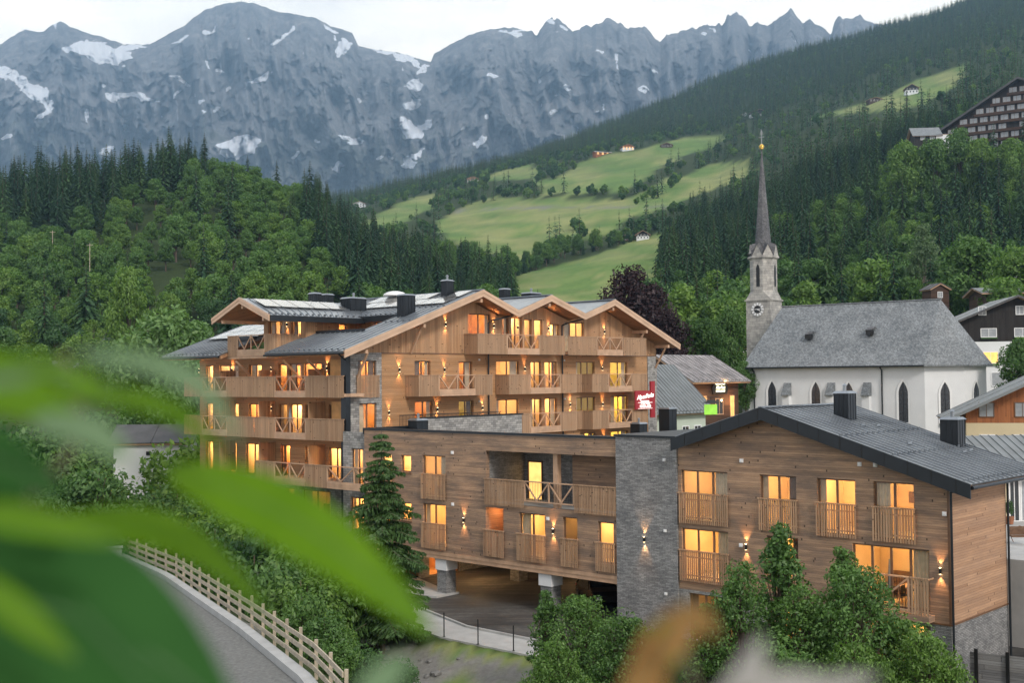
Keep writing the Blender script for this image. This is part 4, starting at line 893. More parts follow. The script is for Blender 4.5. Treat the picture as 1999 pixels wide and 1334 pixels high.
def nearline(u,v,L,w):
    d=1e9
    for (x0,y0),(x1,y1) in zip(L,L[1:]):
        t=max(0,min(1,((u-x0)*(x1-x0)+(v-y0)*(y1-y0))/((x1-x0)**2+(y1-y0)**2))); d=min(d,math.hypot(u-x0-t*(x1-x0),(v-y0-t*(y1-y0))*1.6))
    return d<w
u,v,Y,x,z=dens(16000,185,700,-260,2280)
CLR=[(310,470,55,14),(330,560,75,30)]
for i in np.argsort(Y):
    U_,V_,y_,x_,z_=float(u[i]),float(v[i]),float(Y[i]),float(x[i]),float(z[i])
    if any(bool(inpoly(np.array(U_),np.array(V_),P)) for P in MEADS) and y_>190:
        if not any(nearline(U_,V_,L,6) for L in HED): continue
    if U_<820 and y_>560: continue
    if y_>300 and any(bool(inpoly(np.array(U_),np.array(V_-dv),P)) for P in (MEAD2,MEAD3,MEAD4) for dv in (18,34)) and not any(nearline(U_,V_,L,6) for L in HED): continue
    if any(abs(U_-a)<c and abs(V_-b)<d for a,b,c,d in CLR) and random.random()<.85: continue
    if 1440<U_<1960 and y_<215: continue
    if U_>1775 and 438<y_<520 and V_<335: continue     # slope hotel
    kn=U_<1010 and y_<560
    sp=any(bool(inpoly(np.array(U_),np.array(V_),P)) for P in (KN_SP if kn else [RS_SP]))
    if not kn and not sp: sp=random.random()<(.34 if U_>1500 else .35)
    if kn and not sp: sp=random.random()<.012
    zone='kn' if kn else ('rs' if U_>1270 and V_>0 else 'md')
    if zone=='md' and y_>700: continue
    gap=(5.0 if sp else 6.2)+ y_*.003
    if not okgap(G,x_,y_,gap): continue
    (SPL if sp else BRL)[zone].append((x_,y_,z_))
u,v,Y,x,z=dens(5200,560,1420,640,2200)
for i in range(len(u)):
    U_,V_,y_,x_,z_=float(u[i]),float(v[i]),float(Y[i]),float(x[i]),float(z[i])
    inm=any(bool(inpoly(np.array(U_),np.array(V_),P)) for P in MEADS); hd=any(nearline(U_,V_,L,8) for L in HED)
    if inm and not hd: continue
    if not hd and y_<1300 and any(bool(inpoly(np.array(U_),np.array(V_-15),P)) for P in (MEAD2,MEAD3,MEAD4)): continue
    if not okgap(G,x_,y_,9 if not hd else 8): continue
    spq=(U_>1400 and random.random()<.7) or random.random()<.28
    if U_<1000 and V_>395 and random.random()<.45: continue
    (SPL if spq else BRL)['md' if U_<1500 else 'rs'].append((x_,y_,z_))
u,v,Y,x,z=dens(42000,1380,2150,620,2250)
for i in range(len(u)):
    U_,V_,y_,x_,z_=float(u[i]),float(v[i]),float(Y[i]),float(x[i]),float(z[i])
    if any(bool(inpoly(np.array(U_),np.array(V_),P)) for P in MEADS): continue
    if V_>HORx(U_)-60 and U_<700: continue
    if okgap(G,x_,y_,6.8): (farS if random.random()<.9 else farB).append((x_,y_,z_))
def instance_tree(me,p,s,name,label,cat,group):
    o=bpy.data.objects.new(name,me); COL.objects.link(o); o.location=(p[0],p[1],p[2]-.2); o.rotation_euler=(random.uniform(-.03,.03),random.uniform(-.03,.03),random.uniform(0,6.28)); k=random.uniform(.9,1.12); o.scale=(s*k,s*k,s)
    return tag(o,label,cat,group)
def gn_stuff(name,pts,proto,label,cat,smin,smax):
    me=bpy.data.meshes.new(name); me.from_pydata([(p[0],p[1],p[2]-.3) for p in pts],[],[]); at=me.attributes.new('sc','FLOAT','POINT'); at.data.foreach_set('value',rng.uniform(smin,smax,len(pts)).astype(np.float32))
    r=me.attributes.new('rz','FLOAT','POINT'); r.data.foreach_set('value',rng.uniform(0,6.28,len(pts)).astype(np.float32))
    o=bpy.data.objects.new(name,me); COL.objects.link(o); tag(o,label,cat,None,'stuff')
    ng=bpy.data.node_groups.new(name,'GeometryNodeTree'); ng.interface.new_socket('Geometry',in_out='INPUT',socket_type='NodeSocketGeometry'); ng.interface.new_socket('Geometry',in_out='OUTPUT',socket_type='NodeSocketGeometry')
    n=ng.nodes; gi=n.new('NodeGroupInput');go=n.new('NodeGroupOutput'); ip=n.new('GeometryNodeInstanceOnPoints'); oi=n.new('GeometryNodeObjectInfo'); oi.inputs['Object'].default_value=proto; oi.inputs['As Instance'].default_value=True
    a=n.new('GeometryNodeInputNamedAttribute');a.data_type='FLOAT';a.inputs['Name'].default_value='sc'; b=n.new('GeometryNodeInputNamedAttribute');b.data_type='FLOAT';b.inputs['Name'].default_value='rz'; cx=n.new('ShaderNodeCombineXYZ')
    L=ng.links.new; L(gi.outputs[0],ip.inputs['Points']);L(oi.outputs['Geometry'],ip.inputs['Instance']);L(a.outputs['Attribute'],ip.inputs['Scale']);L(b.outputs['Attribute'],cx.inputs[2]);L(cx.outputs[0],ip.inputs['Rotation']);L(ip.outputs[0],go.inputs[0])
    md=o.modifiers.new('scatter','NODES'); md.node_group=ng; return o
MDS=set(SPL['md'])
lab={'kn':('on the wooded knoll behind the hotel roofs','trees on the wooded knoll'),'rs':('on the steep forest slope behind the church','trees on the slope behind the church'),'md':('among the meadows on the middle hillside','trees among the hillside meadows')}
restS=[];restB=[]; firstS=None; firstB=None
capS={'kn':130,'rs':110,'md':45}; capB={'kn':130,'rs':90,'md':70}
for zn in ('kn','rs','md'):
    L=sorted(SPL[zn],key=lambda p:p[1]); 
    for p in L[:capS[zn]]:
        sc=random.uniform(.62,1.12)*(.9 if p[1]<330 else 1.)*(.78 if zn=='kn' and p[0]/p[1]>-.09 else 1.)*((.5 if p[1]<620 else .7) if zn=='md' else 1.)
        o=instance_tree(random.choice(SPM),p,sc,'spruce_tree','dark pointed spruce '+lab[zn][0],'spruce',lab[zn][1]+', spruces'); firstS=firstS or o
    restS+=L[capS[zn]:]
    L=sorted(BRL[zn],key=lambda p:p[1])
    for p in L[:capB[zn]]:
        sc=random.uniform(.6,1.15)*(1.4 if zn=='rs' else ((.7 if p[1]<620 else 1.) if zn=='md' else .85))
        o=instance_tree(random.choice(BRM),p,sc,'broadleaf_tree','rounded green broadleaf tree '+lab[zn][0],'tree',lab[zn][1]+', broadleaf trees'); firstB=firstB or o
    restB+=L[capB[zn]:]
farproto=instance_tree(SPF,(W(1290,150,2000).x,2000,HZ1(W(1290,150,2000).x,2000)),1.,'far_spruce_tree','small distant spruce standing in the far forest ridge','spruce','far ridge spruces'); farproto.rotation_euler=(0,0,0)
farb=instance_tree(BRF,(W(1150,250,1900).x,1900,HZ1(W(1150,250,1900).x,1900)),1.,'far_broadleaf_tree','small distant broadleaf tree standing in the far forest ridge','tree','far ridge broadleaf trees'); farb.rotation_euler=(0,0,0)
mdS=SPL['md'][:]; nr=[p for p in restS if p[1]<650 and not (p in MDS)]; nrm=[p for p in restS if p[1]<650 and p in MDS]; fr_=[p for p in restS if p[1]>=650]
gn_stuff('spruce_forest',nr,firstS,'dense dark spruce forest on the middle slopes','forest',.62,1.1)
gn_stuff('hedgerow_spruces',nrm,firstS,'small spruces in the tree lines between the meadows','forest',.28,.5)
gn_stuff('broadleaf_forest',[p for p in restB if p[1]<650],firstB,'green broadleaf woods mixed into the slopes','forest',.7,1.3)
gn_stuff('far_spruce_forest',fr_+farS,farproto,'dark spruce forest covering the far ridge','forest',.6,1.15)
gn_stuff('far_broadleaf_forest',[p for p in restB if p[1]>=650]+farB,farb,'distant broadleaf trees and hedges on the far hillside','forest',.5,1.1)
print('trees',{k:len(v) for k,v in SPL.items()},{k:len(v) for k,v in BRL.items()},len(farS),len(farB))
# ------------- trees one can point at
def special(name,u,Y,vtop,me_or,nativeh,label,cat,group=None,wscale=1.,zb=None,wood=None):
    x=W(u,700,Y).x; z0=HZ1(x,Y) if zb is None else zb; zt=W(u,vtop,Y).z; s=(zt-z0)/nativeh
    o=empty(name,(x,Y,z0),random.uniform(0,6.28),label,cat,group); c=bpy.data.objects.new('crown',me_or); COL.objects.link(c); c.parent=o; c.scale=(s*wscale,s*wscale,s)
    if wood: w=bpy.data.objects.new('trunk',wood); COL.objects.link(w); w.parent=o; w.scale=(s*wscale,s*wscale,s)
    return o
def woodmesh(mb,mat,name='trunk'):
    me=bpy.data.meshes.new(name); me.from_pydata(mb.v,[],mb.f); me.materials.append(mat); me.update(); return me
c_,t_=spruce_mesh('near_spruce',12.,2.5,22,9,7,[M['fspruce2']],.06,.55,True,.3); 
# denser drooping twigs for the close spruce
def near_spruce(h=12.,rad=3.2,lev=36):
    C=[];A=[];B=[];tr=MB(); tr.tube((0,0,-1.5),(0,0,h*.55),.17,.10,9); tr.tube((0,0,h*.55),(0,0,h*.99),.10,.015,7)
    for i in range(lev):
        t=(i+.3)/lev; z=h*(.10+.88*t)+random.uniform(-.1,.1); r=rad*(1-t)**.62*random.uniform(.6,1.15)+.05
        k=5 if t<.8 else 4; ph=random.random()*6
        for j in range(k):
            az=ph+2*PI*j/k+random.uniform(-.3,.3); L=r*random.uniform(.7,1.15); d=np.array([math.cos(az),math.sin(az),0]); s=np.array([-d[1],d[0],0])
            P=lambda q:np.array([0,0,z])+d*L*q+np.array([0,0,L*(.16*q-.62*q*q+.30*q**3)])
            tr.tube(tuple(P(0)),tuple(P(.55)),.03,.016,5); tr.tube(tuple(P(.55)),tuple(P(1)),.016,.005,4)
            m=int(9+L*9)
            for q in range(m):
                qq=.12+.88*q/m; p=P(qq); wl=L*.34*(1-qq)**.6+.10
                for sg in (-1,1):
                    tip=p+s*sg*wl*random.uniform(.6,1.1)+d*wl*.55+np.array([0,0,-wl*random.uniform(.25,.75)])
                    nseg=3
                    for e in range(nseg):
                        a=p+(tip-p)*(e/nseg); b=p+(tip-p)*((e+1.25)/nseg); b[2]-=.02*e
                        C.append((a+b)/2);A.append((b-a)/2*1.15);w_=np.cross((b-a),rdir(1)[0]); w_/=np.linalg.norm(w_)+1e-9; B.append(w_*.045*random.uniform(.8,1.4))
                        if random.random()<.7: C.append((a+b)/2+np.array([0,0,-.05]));A.append(np.array([random.uniform(-.03,.03),random.uniform(-.03,.03),-.10]));B.append(w_*.03)
            p=P(1.03);C.append(p);A.append(d*.09+np.array([0,0,.0]));B.append(s*.04)
    C=np.array(C);A=np.array(A);B=np.array(B); return leafmesh('near_spruce_crown',C,A,B,[M['fspruce2']]),woodmesh(tr,M['bark'])
cm_,wm_=near_spruce()
special('spruce_tree',744,60.5,836,cm_,12.,'slender spruce with drooping branches standing in front of the bridge wing','spruce',wood=wm_)
def bsplit(name,mat,wood='bark',**k):
    m,t=broad_mesh(name,mats=[M[mat]],split=True,**k); return m,woodmesh(t,M[wood])
mapA=bsplit('maple_a','fmaple',h=9,rad=2.5,nl=12000,leaf=.095,clumps=190,cr=(.12,.27),base=.04,shape=1.5,seed=3)
mapB=bsplit('maple_b','fmaple',h=8,rad=3.3,nl=14000,leaf=.095,clumps=210,cr=(.10,.24),base=.02,shape=.9,seed=4)
mapC=bsplit('maple_c','fmaple',h=6,rad=2.8,nl=13000,leaf=.09,clumps=200,cr=(.10,.24),base=.0,shape=1.,seed=8)
twg=bsplit('young_maple','fmaple',h=7,rad=1.3,nl=4500,leaf=.095,clumps=110,cr=(.14,.34),base=.1,shape=2.2,seed=9)
for u,Y,vt,k,ws,lb in [(1518,46.5,985,twg,1.,'tall narrow young maple reaching the upper french balcony, left of its twin'),(1640,46,1035,twg,1.,'second tall narrow maple shoot in front of the balconies of the gable wing'),(1440,45,1068,mapA,.9,'leafy maple at the left end of the row before the gable wing'),(1560,44,1120,mapA,1.1,'broad dark maple in the middle of the row before the gable wing'),(1660,43.5,1085,mapB,.95,'densest maple right of centre before the gable wing'),(1745,44,1185,mapC,1.0,'low bushy maple below the corner balcony'),(1375,45.5,1150,twg,1.15,'thin maple with pale leaves beside the stone shaft'),
    (1130,50,1150,mapB,1.1,'large bushy tree hiding the black car'),(1215,48,1185,mapC,1.0,'rounded bush at the foot of the grey stone shaft'),(1062,50.5,1128,twg,.95,'thin sapling rising beside the white topped column'),(1085,45,1235,mapC,.9,'pale green bush in front of the big bushy tree'),(1660,40.5,1235,mapC,.9,'dark bush at the bottom edge below the maples'),(1800,40.8,1215,mapC,.8,'low bush at the bottom edge beside the plank fence'),(1520,40.5,1240,mapC,1.,'broad low bush at the bottom edge below the left maples')]:
    special('broadleaf_tree',u,Y,vt,k[0],{'maple_a':9,'maple_b':8,'maple_c':6,'young_maple':7}[k[0].name.split('.')[0]],lb,'tree',None,ws,wood=k[1])
M['fround']=foliage('lime_leaves',(.06,.13,.045),(.19,.32,.11),.3,.05)
rnd=bsplit('round_tree','fround',h=12,rad=4.4,nl=15000,leaf=.20,clumps=80,base=.08,shape=.8,seed=12)
special('broadleaf_tree',328,122,588,rnd[0],12,'bright round leafy tree left of the hotel roof','tree',None,1.0,wood=rnd[1])
special('broadleaf_tree',385,112,668,rnd[0],12,'lower leafy tree tucked behind the left roof corner','tree',None,.9,wood=rnd[1])
cop=bsplit('copper_beech','fcopper',h=14,rad=4.6,nl=15000,leaf=.20,clumps=80,base=.03,shape=1.2,seed=14)
special('copper_beech',1240,175,506,cop[0],14,'tall dark purple copper beech behind the right gable','copper beech',None,.98,wood=cop[1]); special('copper_beech',1290,165,588,cop[0],14,'lower dark purple copper beech right of the hotel roof','copper beech',None,1.1,wood=cop[1])
bir=bsplit('birch','fbirch','barkl',h=14,rad=3.0,nl=8000,leaf=.17,clumps=60,base=.12,shape=1.6,seed=15)
special('birch_tree',1808,235,428,bir[0],14,'pale grey green birch above the church roof','birch',None,.85,wood=bir[1])
grn=bsplit('green_tree','fbroad2',h=12,rad=4.2,nl=13000,leaf=.20,clumps=70,base=.06,shape=1.1,seed=16)
for u,Y,vt,ws,lb in [(1900,212,450,1.,'fresh green tree above the black timber house'),(1998,200,470,1.,'yellow green tree at the right edge above the brown roofs'),(1375,168,612,.9,'dark green tree between the copper beech and the church tower'),(1425,175,590,.7,'lighter green tree directly left of the church tower'),(1995,135,650,.8,'small tree beside the black and white house'),(1455,150,700,.7,'bushy tree at the foot of the church tower'),(250,205,508,.55,'yellowish conical larch on the lower knoll')]:
    special('broadleaf_tree',u,Y,vt,grn[0],12,lb,'tree',None,ws,wood=grn[1])
for u,Y,vt,ws,lb in [(1772,400,268,1.1,'tree at the left foot of the huge slope hotel'),(1835,398,262,1.1,'second tree from the left below the huge slope hotel'),(1885,395,240,.9,'tallest tree in front of the huge slope hotel windows'),(1925,392,262,1.1,'rounded tree right of the tallest one below the slope hotel'),(1985,385,262,1.2,'tree covering the lower right of the slope hotel')]:
    special('broadleaf_tree',u,Y,vt,grn[0],12,lb,'tree',None,ws*.8,wood=grn[1])
# gully bushes left of the driveway
bsh=bsplit('gully_bush','fbroad',h=4,rad=2.4,nl=4200,leaf=.13,clumps=44,base=.0,shape=.7,seed=21); bsl=bsplit('gully_bush_pale','fmaple',h=4,rad=2.2,nl=3600,leaf=.13,clumps=40,base=.0,shape=1.2,seed=22)
gb=[(630,49,1190),(590,52,1150),(700,46.5,1262),(655,45,1245),(545,58,1090),(600,60,1045),(500,64,1060),(560,66,985),(470,70,1040),(610,72,1010),(520,74,960),(420,76,1010),(660,54,1215),(470,82,985),(370,80,1000),(640,66,1040),(775,49,1290),(350,90,985),(590,56,1110),(410,86,960),(540,80,965)]
for i,(u,Y,vt) in enumerate(gb):
    k=(bsh,bsl)[i%3==0]; special('shrub',u,Y,vt,k[0],4,'leafy shrub in the overgrown gully between the rail fence and the hotel','shrub','shrubs in the gully',random.uniform(.8,1.1),wood=k[1])
for i,(u,Y,vt) in enumerate([(190,84,905),(265,88,950),(150,92,860),(230,80,985),(300,82,1000),(90,95,830),(345,95,950),(60,80,950),(170,112,790),(20,100,820),(390,98,840)]):
    special('shrub',u,Y,vt,bsh[0],4,'leafy shrub beside the gravel road near the white shed','shrub','shrubs beside the gravel road',1.,wood=bsh[1])
M['boulder']=simple('boulder_rock',(.15,.147,.14),.9,0,.4,2,.5)
# rocks of the stream bank
for i in range(44):
    a=random.uniform(-12.5,-9.2);b=random.uniform(20,30) ; x,y=loc2w(a,b); s=random.uniform(.10,.34)
    bm=bmesh.new(); bmesh.ops.create_icosphere(bm,subdivisions=2,radius=s)
    for v_ in bm.verts: v_.co*=random.uniform(.75,1.15); v_.co.z*=.7
    me=bpy.data.meshes.new('boulder'); bm.to_mesh(me); bm.free(); me.materials.append(M['boulder']); o=bpy.data.objects.new('boulder',me); COL.objects.link(o); o.location=(x,y,HZ1(x,y)+s*.2); tag(o,'grey boulder on the stream bank below the driveway','boulder','boulders on the stream bank')
# ================================================================== GROUND WORKS
def sheet(name,poly,z,mat,th=.0,label=None):
    mb=MB(); v=[(*loc2w(a,b),z) for a,b in poly]
    if th: mb.hexa([(p[0],p[1],p[2]-th) for p in v],v)
    else: mb.add(v,[tuple(range(len(v)))])
    return tag(mb.build(name,mat),kind='structure')
sheet('driveway',[(-3.7,29.4),(-5.55,23.7),(-5.65,18.0),(-5.5,14.2),(-.13,13.9),(7,14.5),(12.7,18),(12.7,36.9),(3,36.9),(-2.8,36)],.004,M['asphalt'])
sheet('path',[(-3.72,29.4),(-5.57,23.7),(-5.67,17),(-7.9,16.5),(-7.95,23.2),(-6.3,30),(-4.6,41),(-2.5,41),(-2.82,36)],.02,M['conc'],.5)
mb=MB(); pp=[(-2.75,36.0),(-3.66,29.4),(-5.5,23.7),(-5.6,17.5)]
for p,q in zip(pp,pp[1:]): a=loc2w(*p);b=loc2w(*q); mb.bar((*a,.06),(*b,.06),.13,.14)
tag(mb.build('kerb',M['conc']),kind='structure')
sheet('pavement',[(-2.7,36.9),(-.8,31.0),(1.1,31.0),(1.6,33.5),(3,36.9)],.12,M['conc'],.3)
# fence posts of the path
for i,(a,b) in enumerate([(-7.8,28.4),(-7.83,25.7),(-7.83,23.0),(-7.9,20.5),(-7.8,18.2)]):
    x,y=loc2w(a,b); mb=MB(); mb.tube((x,y,0.02),(x,y,1.25),.03,None,8); mb.tube((x,y,.02),(x,y,.04),.07,None,8); tag(mb.build('fence_post',M['dark']),'thin black metal post at the outer edge of the pale path','post','black posts along the path')
# gravel road, kerb wall, rail fence
def road_strip(name,off0,off1,dz,mat,th=None):
    bs=np.arange(2,70,1.6); mb=MB(); vs=[]
    for b in bs:
        ak=float(np.interp(b,KB,KAc)); zk=float(np.interp(b,KB,KZ))+dz
        vs.append(((*loc2w(ak+off0,b),zk),(*loc2w(ak+off1,b),zk)))
    for (p,q),(r_,s_) in zip(vs,vs[1:]):
        if th: mb.hexa([(v[0],v[1],v[2]-th) for v in (p,q,s_,r_)],[p,q,s_,r_])
        else: mb.quad(p,q,s_,r_)
    return tag(mb.build(name,mat),kind='structure')
road_strip('road',-8.,-.36,.0,M['gravel']); road_strip('kerb',-.35,.12,.28,M['conc'],.9)
fn=empty('rail_fence',(*loc2w(-24,12),3),0,'pale wooden post and rail fence along the gravel road','fence')
fi=fn.matrix_world.copy(); off=Vector((*loc2w(-24,12),3))
pb=np.arange(7.5,62,2.25); P=[]
for b in pb:
    ak=float(np.interp(b,KB,KAc))+.45; zk=float(np.interp(b,KB,KZ)); x,y=loc2w(ak,b); P.append(Vector((x,y,zk))-off)
M['rail']=simple('weathered_rail',(.42,.36,.27),.85,0,.3,3,.3)
for p in P:
    mb=MB(); mb.bar((p.x+.05,p.y,p.z-.9),(p.x+.05,p.y,p.z+1.32+random.uniform(-.05,.12)),.11,.11); mb.build('post',M['rail'],fn)
for zz in (.35,.75,1.12):
    mb=MB()
    for p,q in zip(P,P[1:]): mb.bar((p.x-.05,p.y-.04,p.z+zz),(q.x-.05,q.y-.04,q.z+zz+random.uniform(-.02,.02)),.05,.17)
    mb.build('rail',M['rail'],fn)
# utility cabinet and hose on the road
x,y=loc2w(-14.6,44); z=1.6; cb=empty('utility_cabinet',(x,y,z),R(20),'pale grey utility cabinet standing on the gravel road','cabinet')
mb=MB(); mb.box(-.45,.45,-.3,.3,0,1.75); mb.build('cabinet_body',M['conc'],cb); mb=MB(); mb.box(-.52,.52,-.37,.37,1.755,1.83); mb.build('cabinet_top',M['conc'],cb); mb=MB(); mb.box(-.4,.4,-.32,-.305,.1,1.65); mb.build('cabinet_door',M['greyroof'] if 'greyroof' in M else M['conc'],cb)
mb=MB(); pts=[(x-1.2+1.1*math.cos(t)*(1-.03*t),y-1.0+.8*math.sin(t),z+.05+.02*t) for t in np.linspace(0,14,60)]; mb.path(pts,.035,6); tag(mb.build('hose',M['dark']),'black coiled hose lying on gravel beside the utility cabinet','hose')
# plank fence at the lower right
pf=empty('plank_fence',(*loc2w(.9,-1.0),-.6),R(-32),'grey weathered plank fence with dark posts at the lower right corner','fence')
M['oldw']=boards('old_planks',[(.20,.20,.20),(.28,.28,.28),(.15,.15,.155),(.24,.235,.23)],.2,False)
mb=MB()
for k in range(9): mb.box(-.6,9,.05,.09,.1+k*.2,.1+k*.2+.185)
mb.build('planks',M['oldw'],pf)
for k in range(7):
    mb=MB(); mb.box(k*1.25-.4,k*1.25-.26,-.06,.045,-.6,2.05); mb.build('post',M['dark'],pf)
# ================================================================== CAR
def car(loc,rz,label,mat):
    o=empty('parked_car',loc,rz,label,'car'); prof=[(-2.15,.35),(-2.2,.62),(-2.1,.92),(-1.75,1.02),(-1.35,1.38),(-.6,1.50),(.3,1.47),(.95,1.12),(1.75,.98),(2.15,.78),(2.22,.45),(2.1,.28)]
    mb=MB(); rows=[]
    for x,zt in prof:
        w=.88 if abs(x)<1.9 else .78; zb=.25; sh=min(zt,.92); tw=w if zt<1.03 else w-.24*(zt-.95)/.5
        rows.append([(x,-w,zb),(x,-w-.02,sh*.7),(x,-w+.03,sh),(x,-tw,zt),(x,tw,zt),(x,w-.03,sh),(x,w+.02,sh*.7),(x,w,zb)])
    for r1,r2 in zip(rows,rows[1:]):
        for i in range(8): j=(i+1)%8; mb.quad(r1[i],r2[i],r2[j],r1[j])
    mb.add(rows[0],[tuple(range(8))]);mb.add(rows[-1],[tuple(range(7,-1,-1))]); mb.build('body',mat,o)
    g=MB()
    for s in (-1,1): g.add([(-1.3,s*.865,.97),(.85,s*.865,.97),(.3,s*.70,1.41),(-.62,s*.69,1.44),(-1.2,s*.74,1.32)],[(0,1,2,3,4)])
    g.add([(.92,-.68,1.15),(.92,.68,1.15),(.36,.62,1.475),(.36,-.62,1.475)],[(0,1,2,3)]); g.add([(-1.72,-.68,1.05),(-1.72,.68,1.05),(-1.37,.62,1.40),(-1.37,-.62,1.40)],[(0,1,2,3)]); g.build('windows',M['darkglass'],o)
    for x in (-1.38,1.35):
        for s in (-1,1):
            w=MB(); w.tube((x,s*.72,.33),(x,s*.92,.33),.33,None,20); wo=w.build('wheel',M['dark'],o); w=MB(); w.tube((x,s*.925,.33),(x,s*.935,.33),.2,None,12); w.build('rim',M['roof'],wo)
    for s in (-1,1):
        h=MB(); h.hexa([(2.1,s*.5,.62),(2.1,s*.78,.62),(2.1,s*.78,.76),(2.1,s*.5,.76)],[(2.23,s*.52,.63),(2.19,s*.75,.63),(2.15,s*.75,.74),(2.19,s*.52,.74)]); h.build('headlight',M['white'],o)
        h=MB(); h.box(-2.2,-2.12,s*.55,s*.8,.72,.86); h.build('tail_light',M['red'],o)
    return o
x,y=loc2w(4.2,22.6); car((x,y,.01),ANG+R(-125),'black car parked under the bridge wing beside the stone shaft',simple('car_paint_black',(.012,.012,.014),.12,.2,.1,1,0,.8))
x=W(1440,800,126).x; car((x,126,HZ1(x,126)+.05),R(20),'white car parked between the tavern and the church',simple('car_paint_white',(.75,.76,.78),.2,0,.03,1,0,.6))
# ================================================================== CHURCH
CA=math.atan2(-.618,.786); ch=empty('church',(30,150,4.6),CA,'white church with steep grey shingle roof and slender stone spire','church')
def shingle(name,c1,c2,sc=1.):
    m,nt,out=newmat(name); g=N(nt); tc=g.n('TexCoord').outputs['Object']; sp=g.n('SeparateXYZ'); g.l(tc,sp.inputs[0]); cb=g.n('CombineXYZ'); g.l(g.math('ADD',sp.outputs[0],g.math('MULTIPLY',sp.outputs[1],.6)),cb.inputs[0]); g.l(sp.outputs[2],cb.inputs[1])
    br=g.n('TexBrick'); g.l(cb.outputs[0],br.inputs['Vector']); br.inputs['Scale'].default_value=sc; br.inputs['Brick Width'].default_value=.32; br.inputs['Row Height'].default_value=.24; br.inputs['Mortar Size'].default_value=.012
    br.inputs['Color1'].default_value=(*c1,1);br.inputs['Color2'].default_value=(*c2,1);br.inputs['Mortar'].default_value=(.04,.042,.045,1)
    n=g.noise(tc,.35,6,.7); n2=g.noise(tc,3.2,4,.7); c=g.mix(.8,br.outputs[0],g.ramp(n,[(.3,(.62,.64,.66)),(.7,(1.25,1.24,1.22))]),'MULTIPLY'); c=g.mix(.5,c,g.ramp(n2,[(.3,(.5,.5,.5)),(.7,(1.35,1.35,1.35))]),'MULTIPLY')
    g.bsdf(c,.8,0,g.bump(br.outputs[0],.6,.04),out,.3); return m
M['shin']=shingle('grey_wood_shingles',(.17,.185,.195),(.29,.31,.325),1.6); M['shind']=shingle('spire_shingles',(.10,.10,.105),(.17,.17,.18),1.3)
zE=9.75; zR=17.45; L=22.6; D=11.
foot=[(0,0),(22.4,0),(26.0,3.0),(27.2,7.2),(23.5,11),(0,11)]
mb=MB(); n=len(foot)
# nave wall with lancet openings cut by grid on the front; others plain
wins=[(3.35,2.05,6.15),(13.05,2.05,6.15),(19.2,2.0,6.15)]
fw_=[(x-.55,x+.55,z0,z1) for x,z0,z1 in [(3.3,2.3,7.8),(9.1,2.3,7.7),(13.3,2.2,7.6),(19.9,2.9,7.7)]]
class PX:  # church plane y=c
    def __init__(s,c): s.c=c
    def p(s,u,d,z): return (u,s.c+d,z)
wall('wall',ch,PX(0),0,22.4,-3,zE,fw_,M['plaster'],reveal=.5)
mb=MB()
for i in range(1,n): a=foot[i];b=foot[(i+1)%n]; mb.quad((*a,-3),(*b,-3),(*b,zE),(*a,zE))
mb.build('wall',M['plaster'],ch)
def lancet(P0,ux,w,z0,z1,off,name,mat,parent,ring=None,nn=8):
    """pointed arch polygon; P0 base centre, ux unit along wall (x,y), outward offset"""
    P0=Vector(P0); ux=Vector((*ux,0)); nrm=Vector((ux.y,-ux.x,0)); sp=z1-w*1.25
    def out(wd,zb,zt,sp): 
        pts=[(-wd/2,zb),(wd/2,zb),(wd/2,sp)]
        for k in range(1,nn): t=k/nn; pts.append((wd/2*(1-t**1.9),sp+(zt-sp)*t))
        pts.append((0,zt))
        for k in range(nn-1,0,-1): t=k/nn; pts.append((-wd/2*(1-t**1.9),sp+(zt-sp)*t))
        pts.append((-wd/2,sp)); return pts
    q=[P0+ux*x+Vector((0,0,z))+nrm*off for x,z in out(w,z0,z1,sp)]
    mb=MB(); mb.add(q,[tuple(range(len(q)))]); o=mb.build(name,mat,parent)
    if ring:
        a=[P0+ux*x+Vector((0,0,z))+nrm*(off+.03) for x,z in out(w+.0,z0,z1,sp)]; b=[P0+ux*x+Vector((0,0,z))+nrm*(off+.06) for x,z in out(w+.5,z0-.1,z1+.35,sp)]
        m2=MB(); k=len(a); m2.add(a+b,[(i,(i+1)%k,k+(i+1)%k,k+i) for i in range(k)]); m2.build('window_frame',ring,o)
        m3=MB(); m3.hexa([P0+ux*(-w*.65)+Vector((0,0,z0-.3)),P0+ux*(w*.65)+Vector((0,0,z0-.3)),P0+ux*(w*.65)+nrm*.35+Vector((0,0,z0-.3)),P0-ux*(w*.65)+nrm*.35+Vector((0,0,z0-.3))],[P0+ux*(-w*.65)+Vector((0,0,z0)),P0+ux*(w*.65)+Vector((0,0,z0)),P0+ux*(w*.65)+nrm*.35+Vector((0,0,z0-.12)),P0-ux*(w*.65)+nrm*.35+Vector((0,0,z0-.12))]); m3.build('window_sill',M['conc'],o)
    m4=MB(); 
    m4.bar(P0+Vector((0,0,z0))+nrm*(off+.02),P0+Vector((0,0,z1))+nrm*(off+.02),.05,.02)
    for zz in np.arange(z0+.5,z1-.6,.55): m4.bar(P0-ux*w*.46+Vector((0,0,zz))+nrm*(off+.02),P0+ux*w*.46+Vector((0,0,zz))+nrm*(off+.02),.02,.035)
    m4.build('tracery',M['anth'],o)
    return o
M['leaded']=simple('leaded_glass',(.05,.055,.065),.25,0,.5,5,.4,.6)
for o in list(fw_):
    x=(o[0]+o[1])/2; b_=bpy.data.objects; 
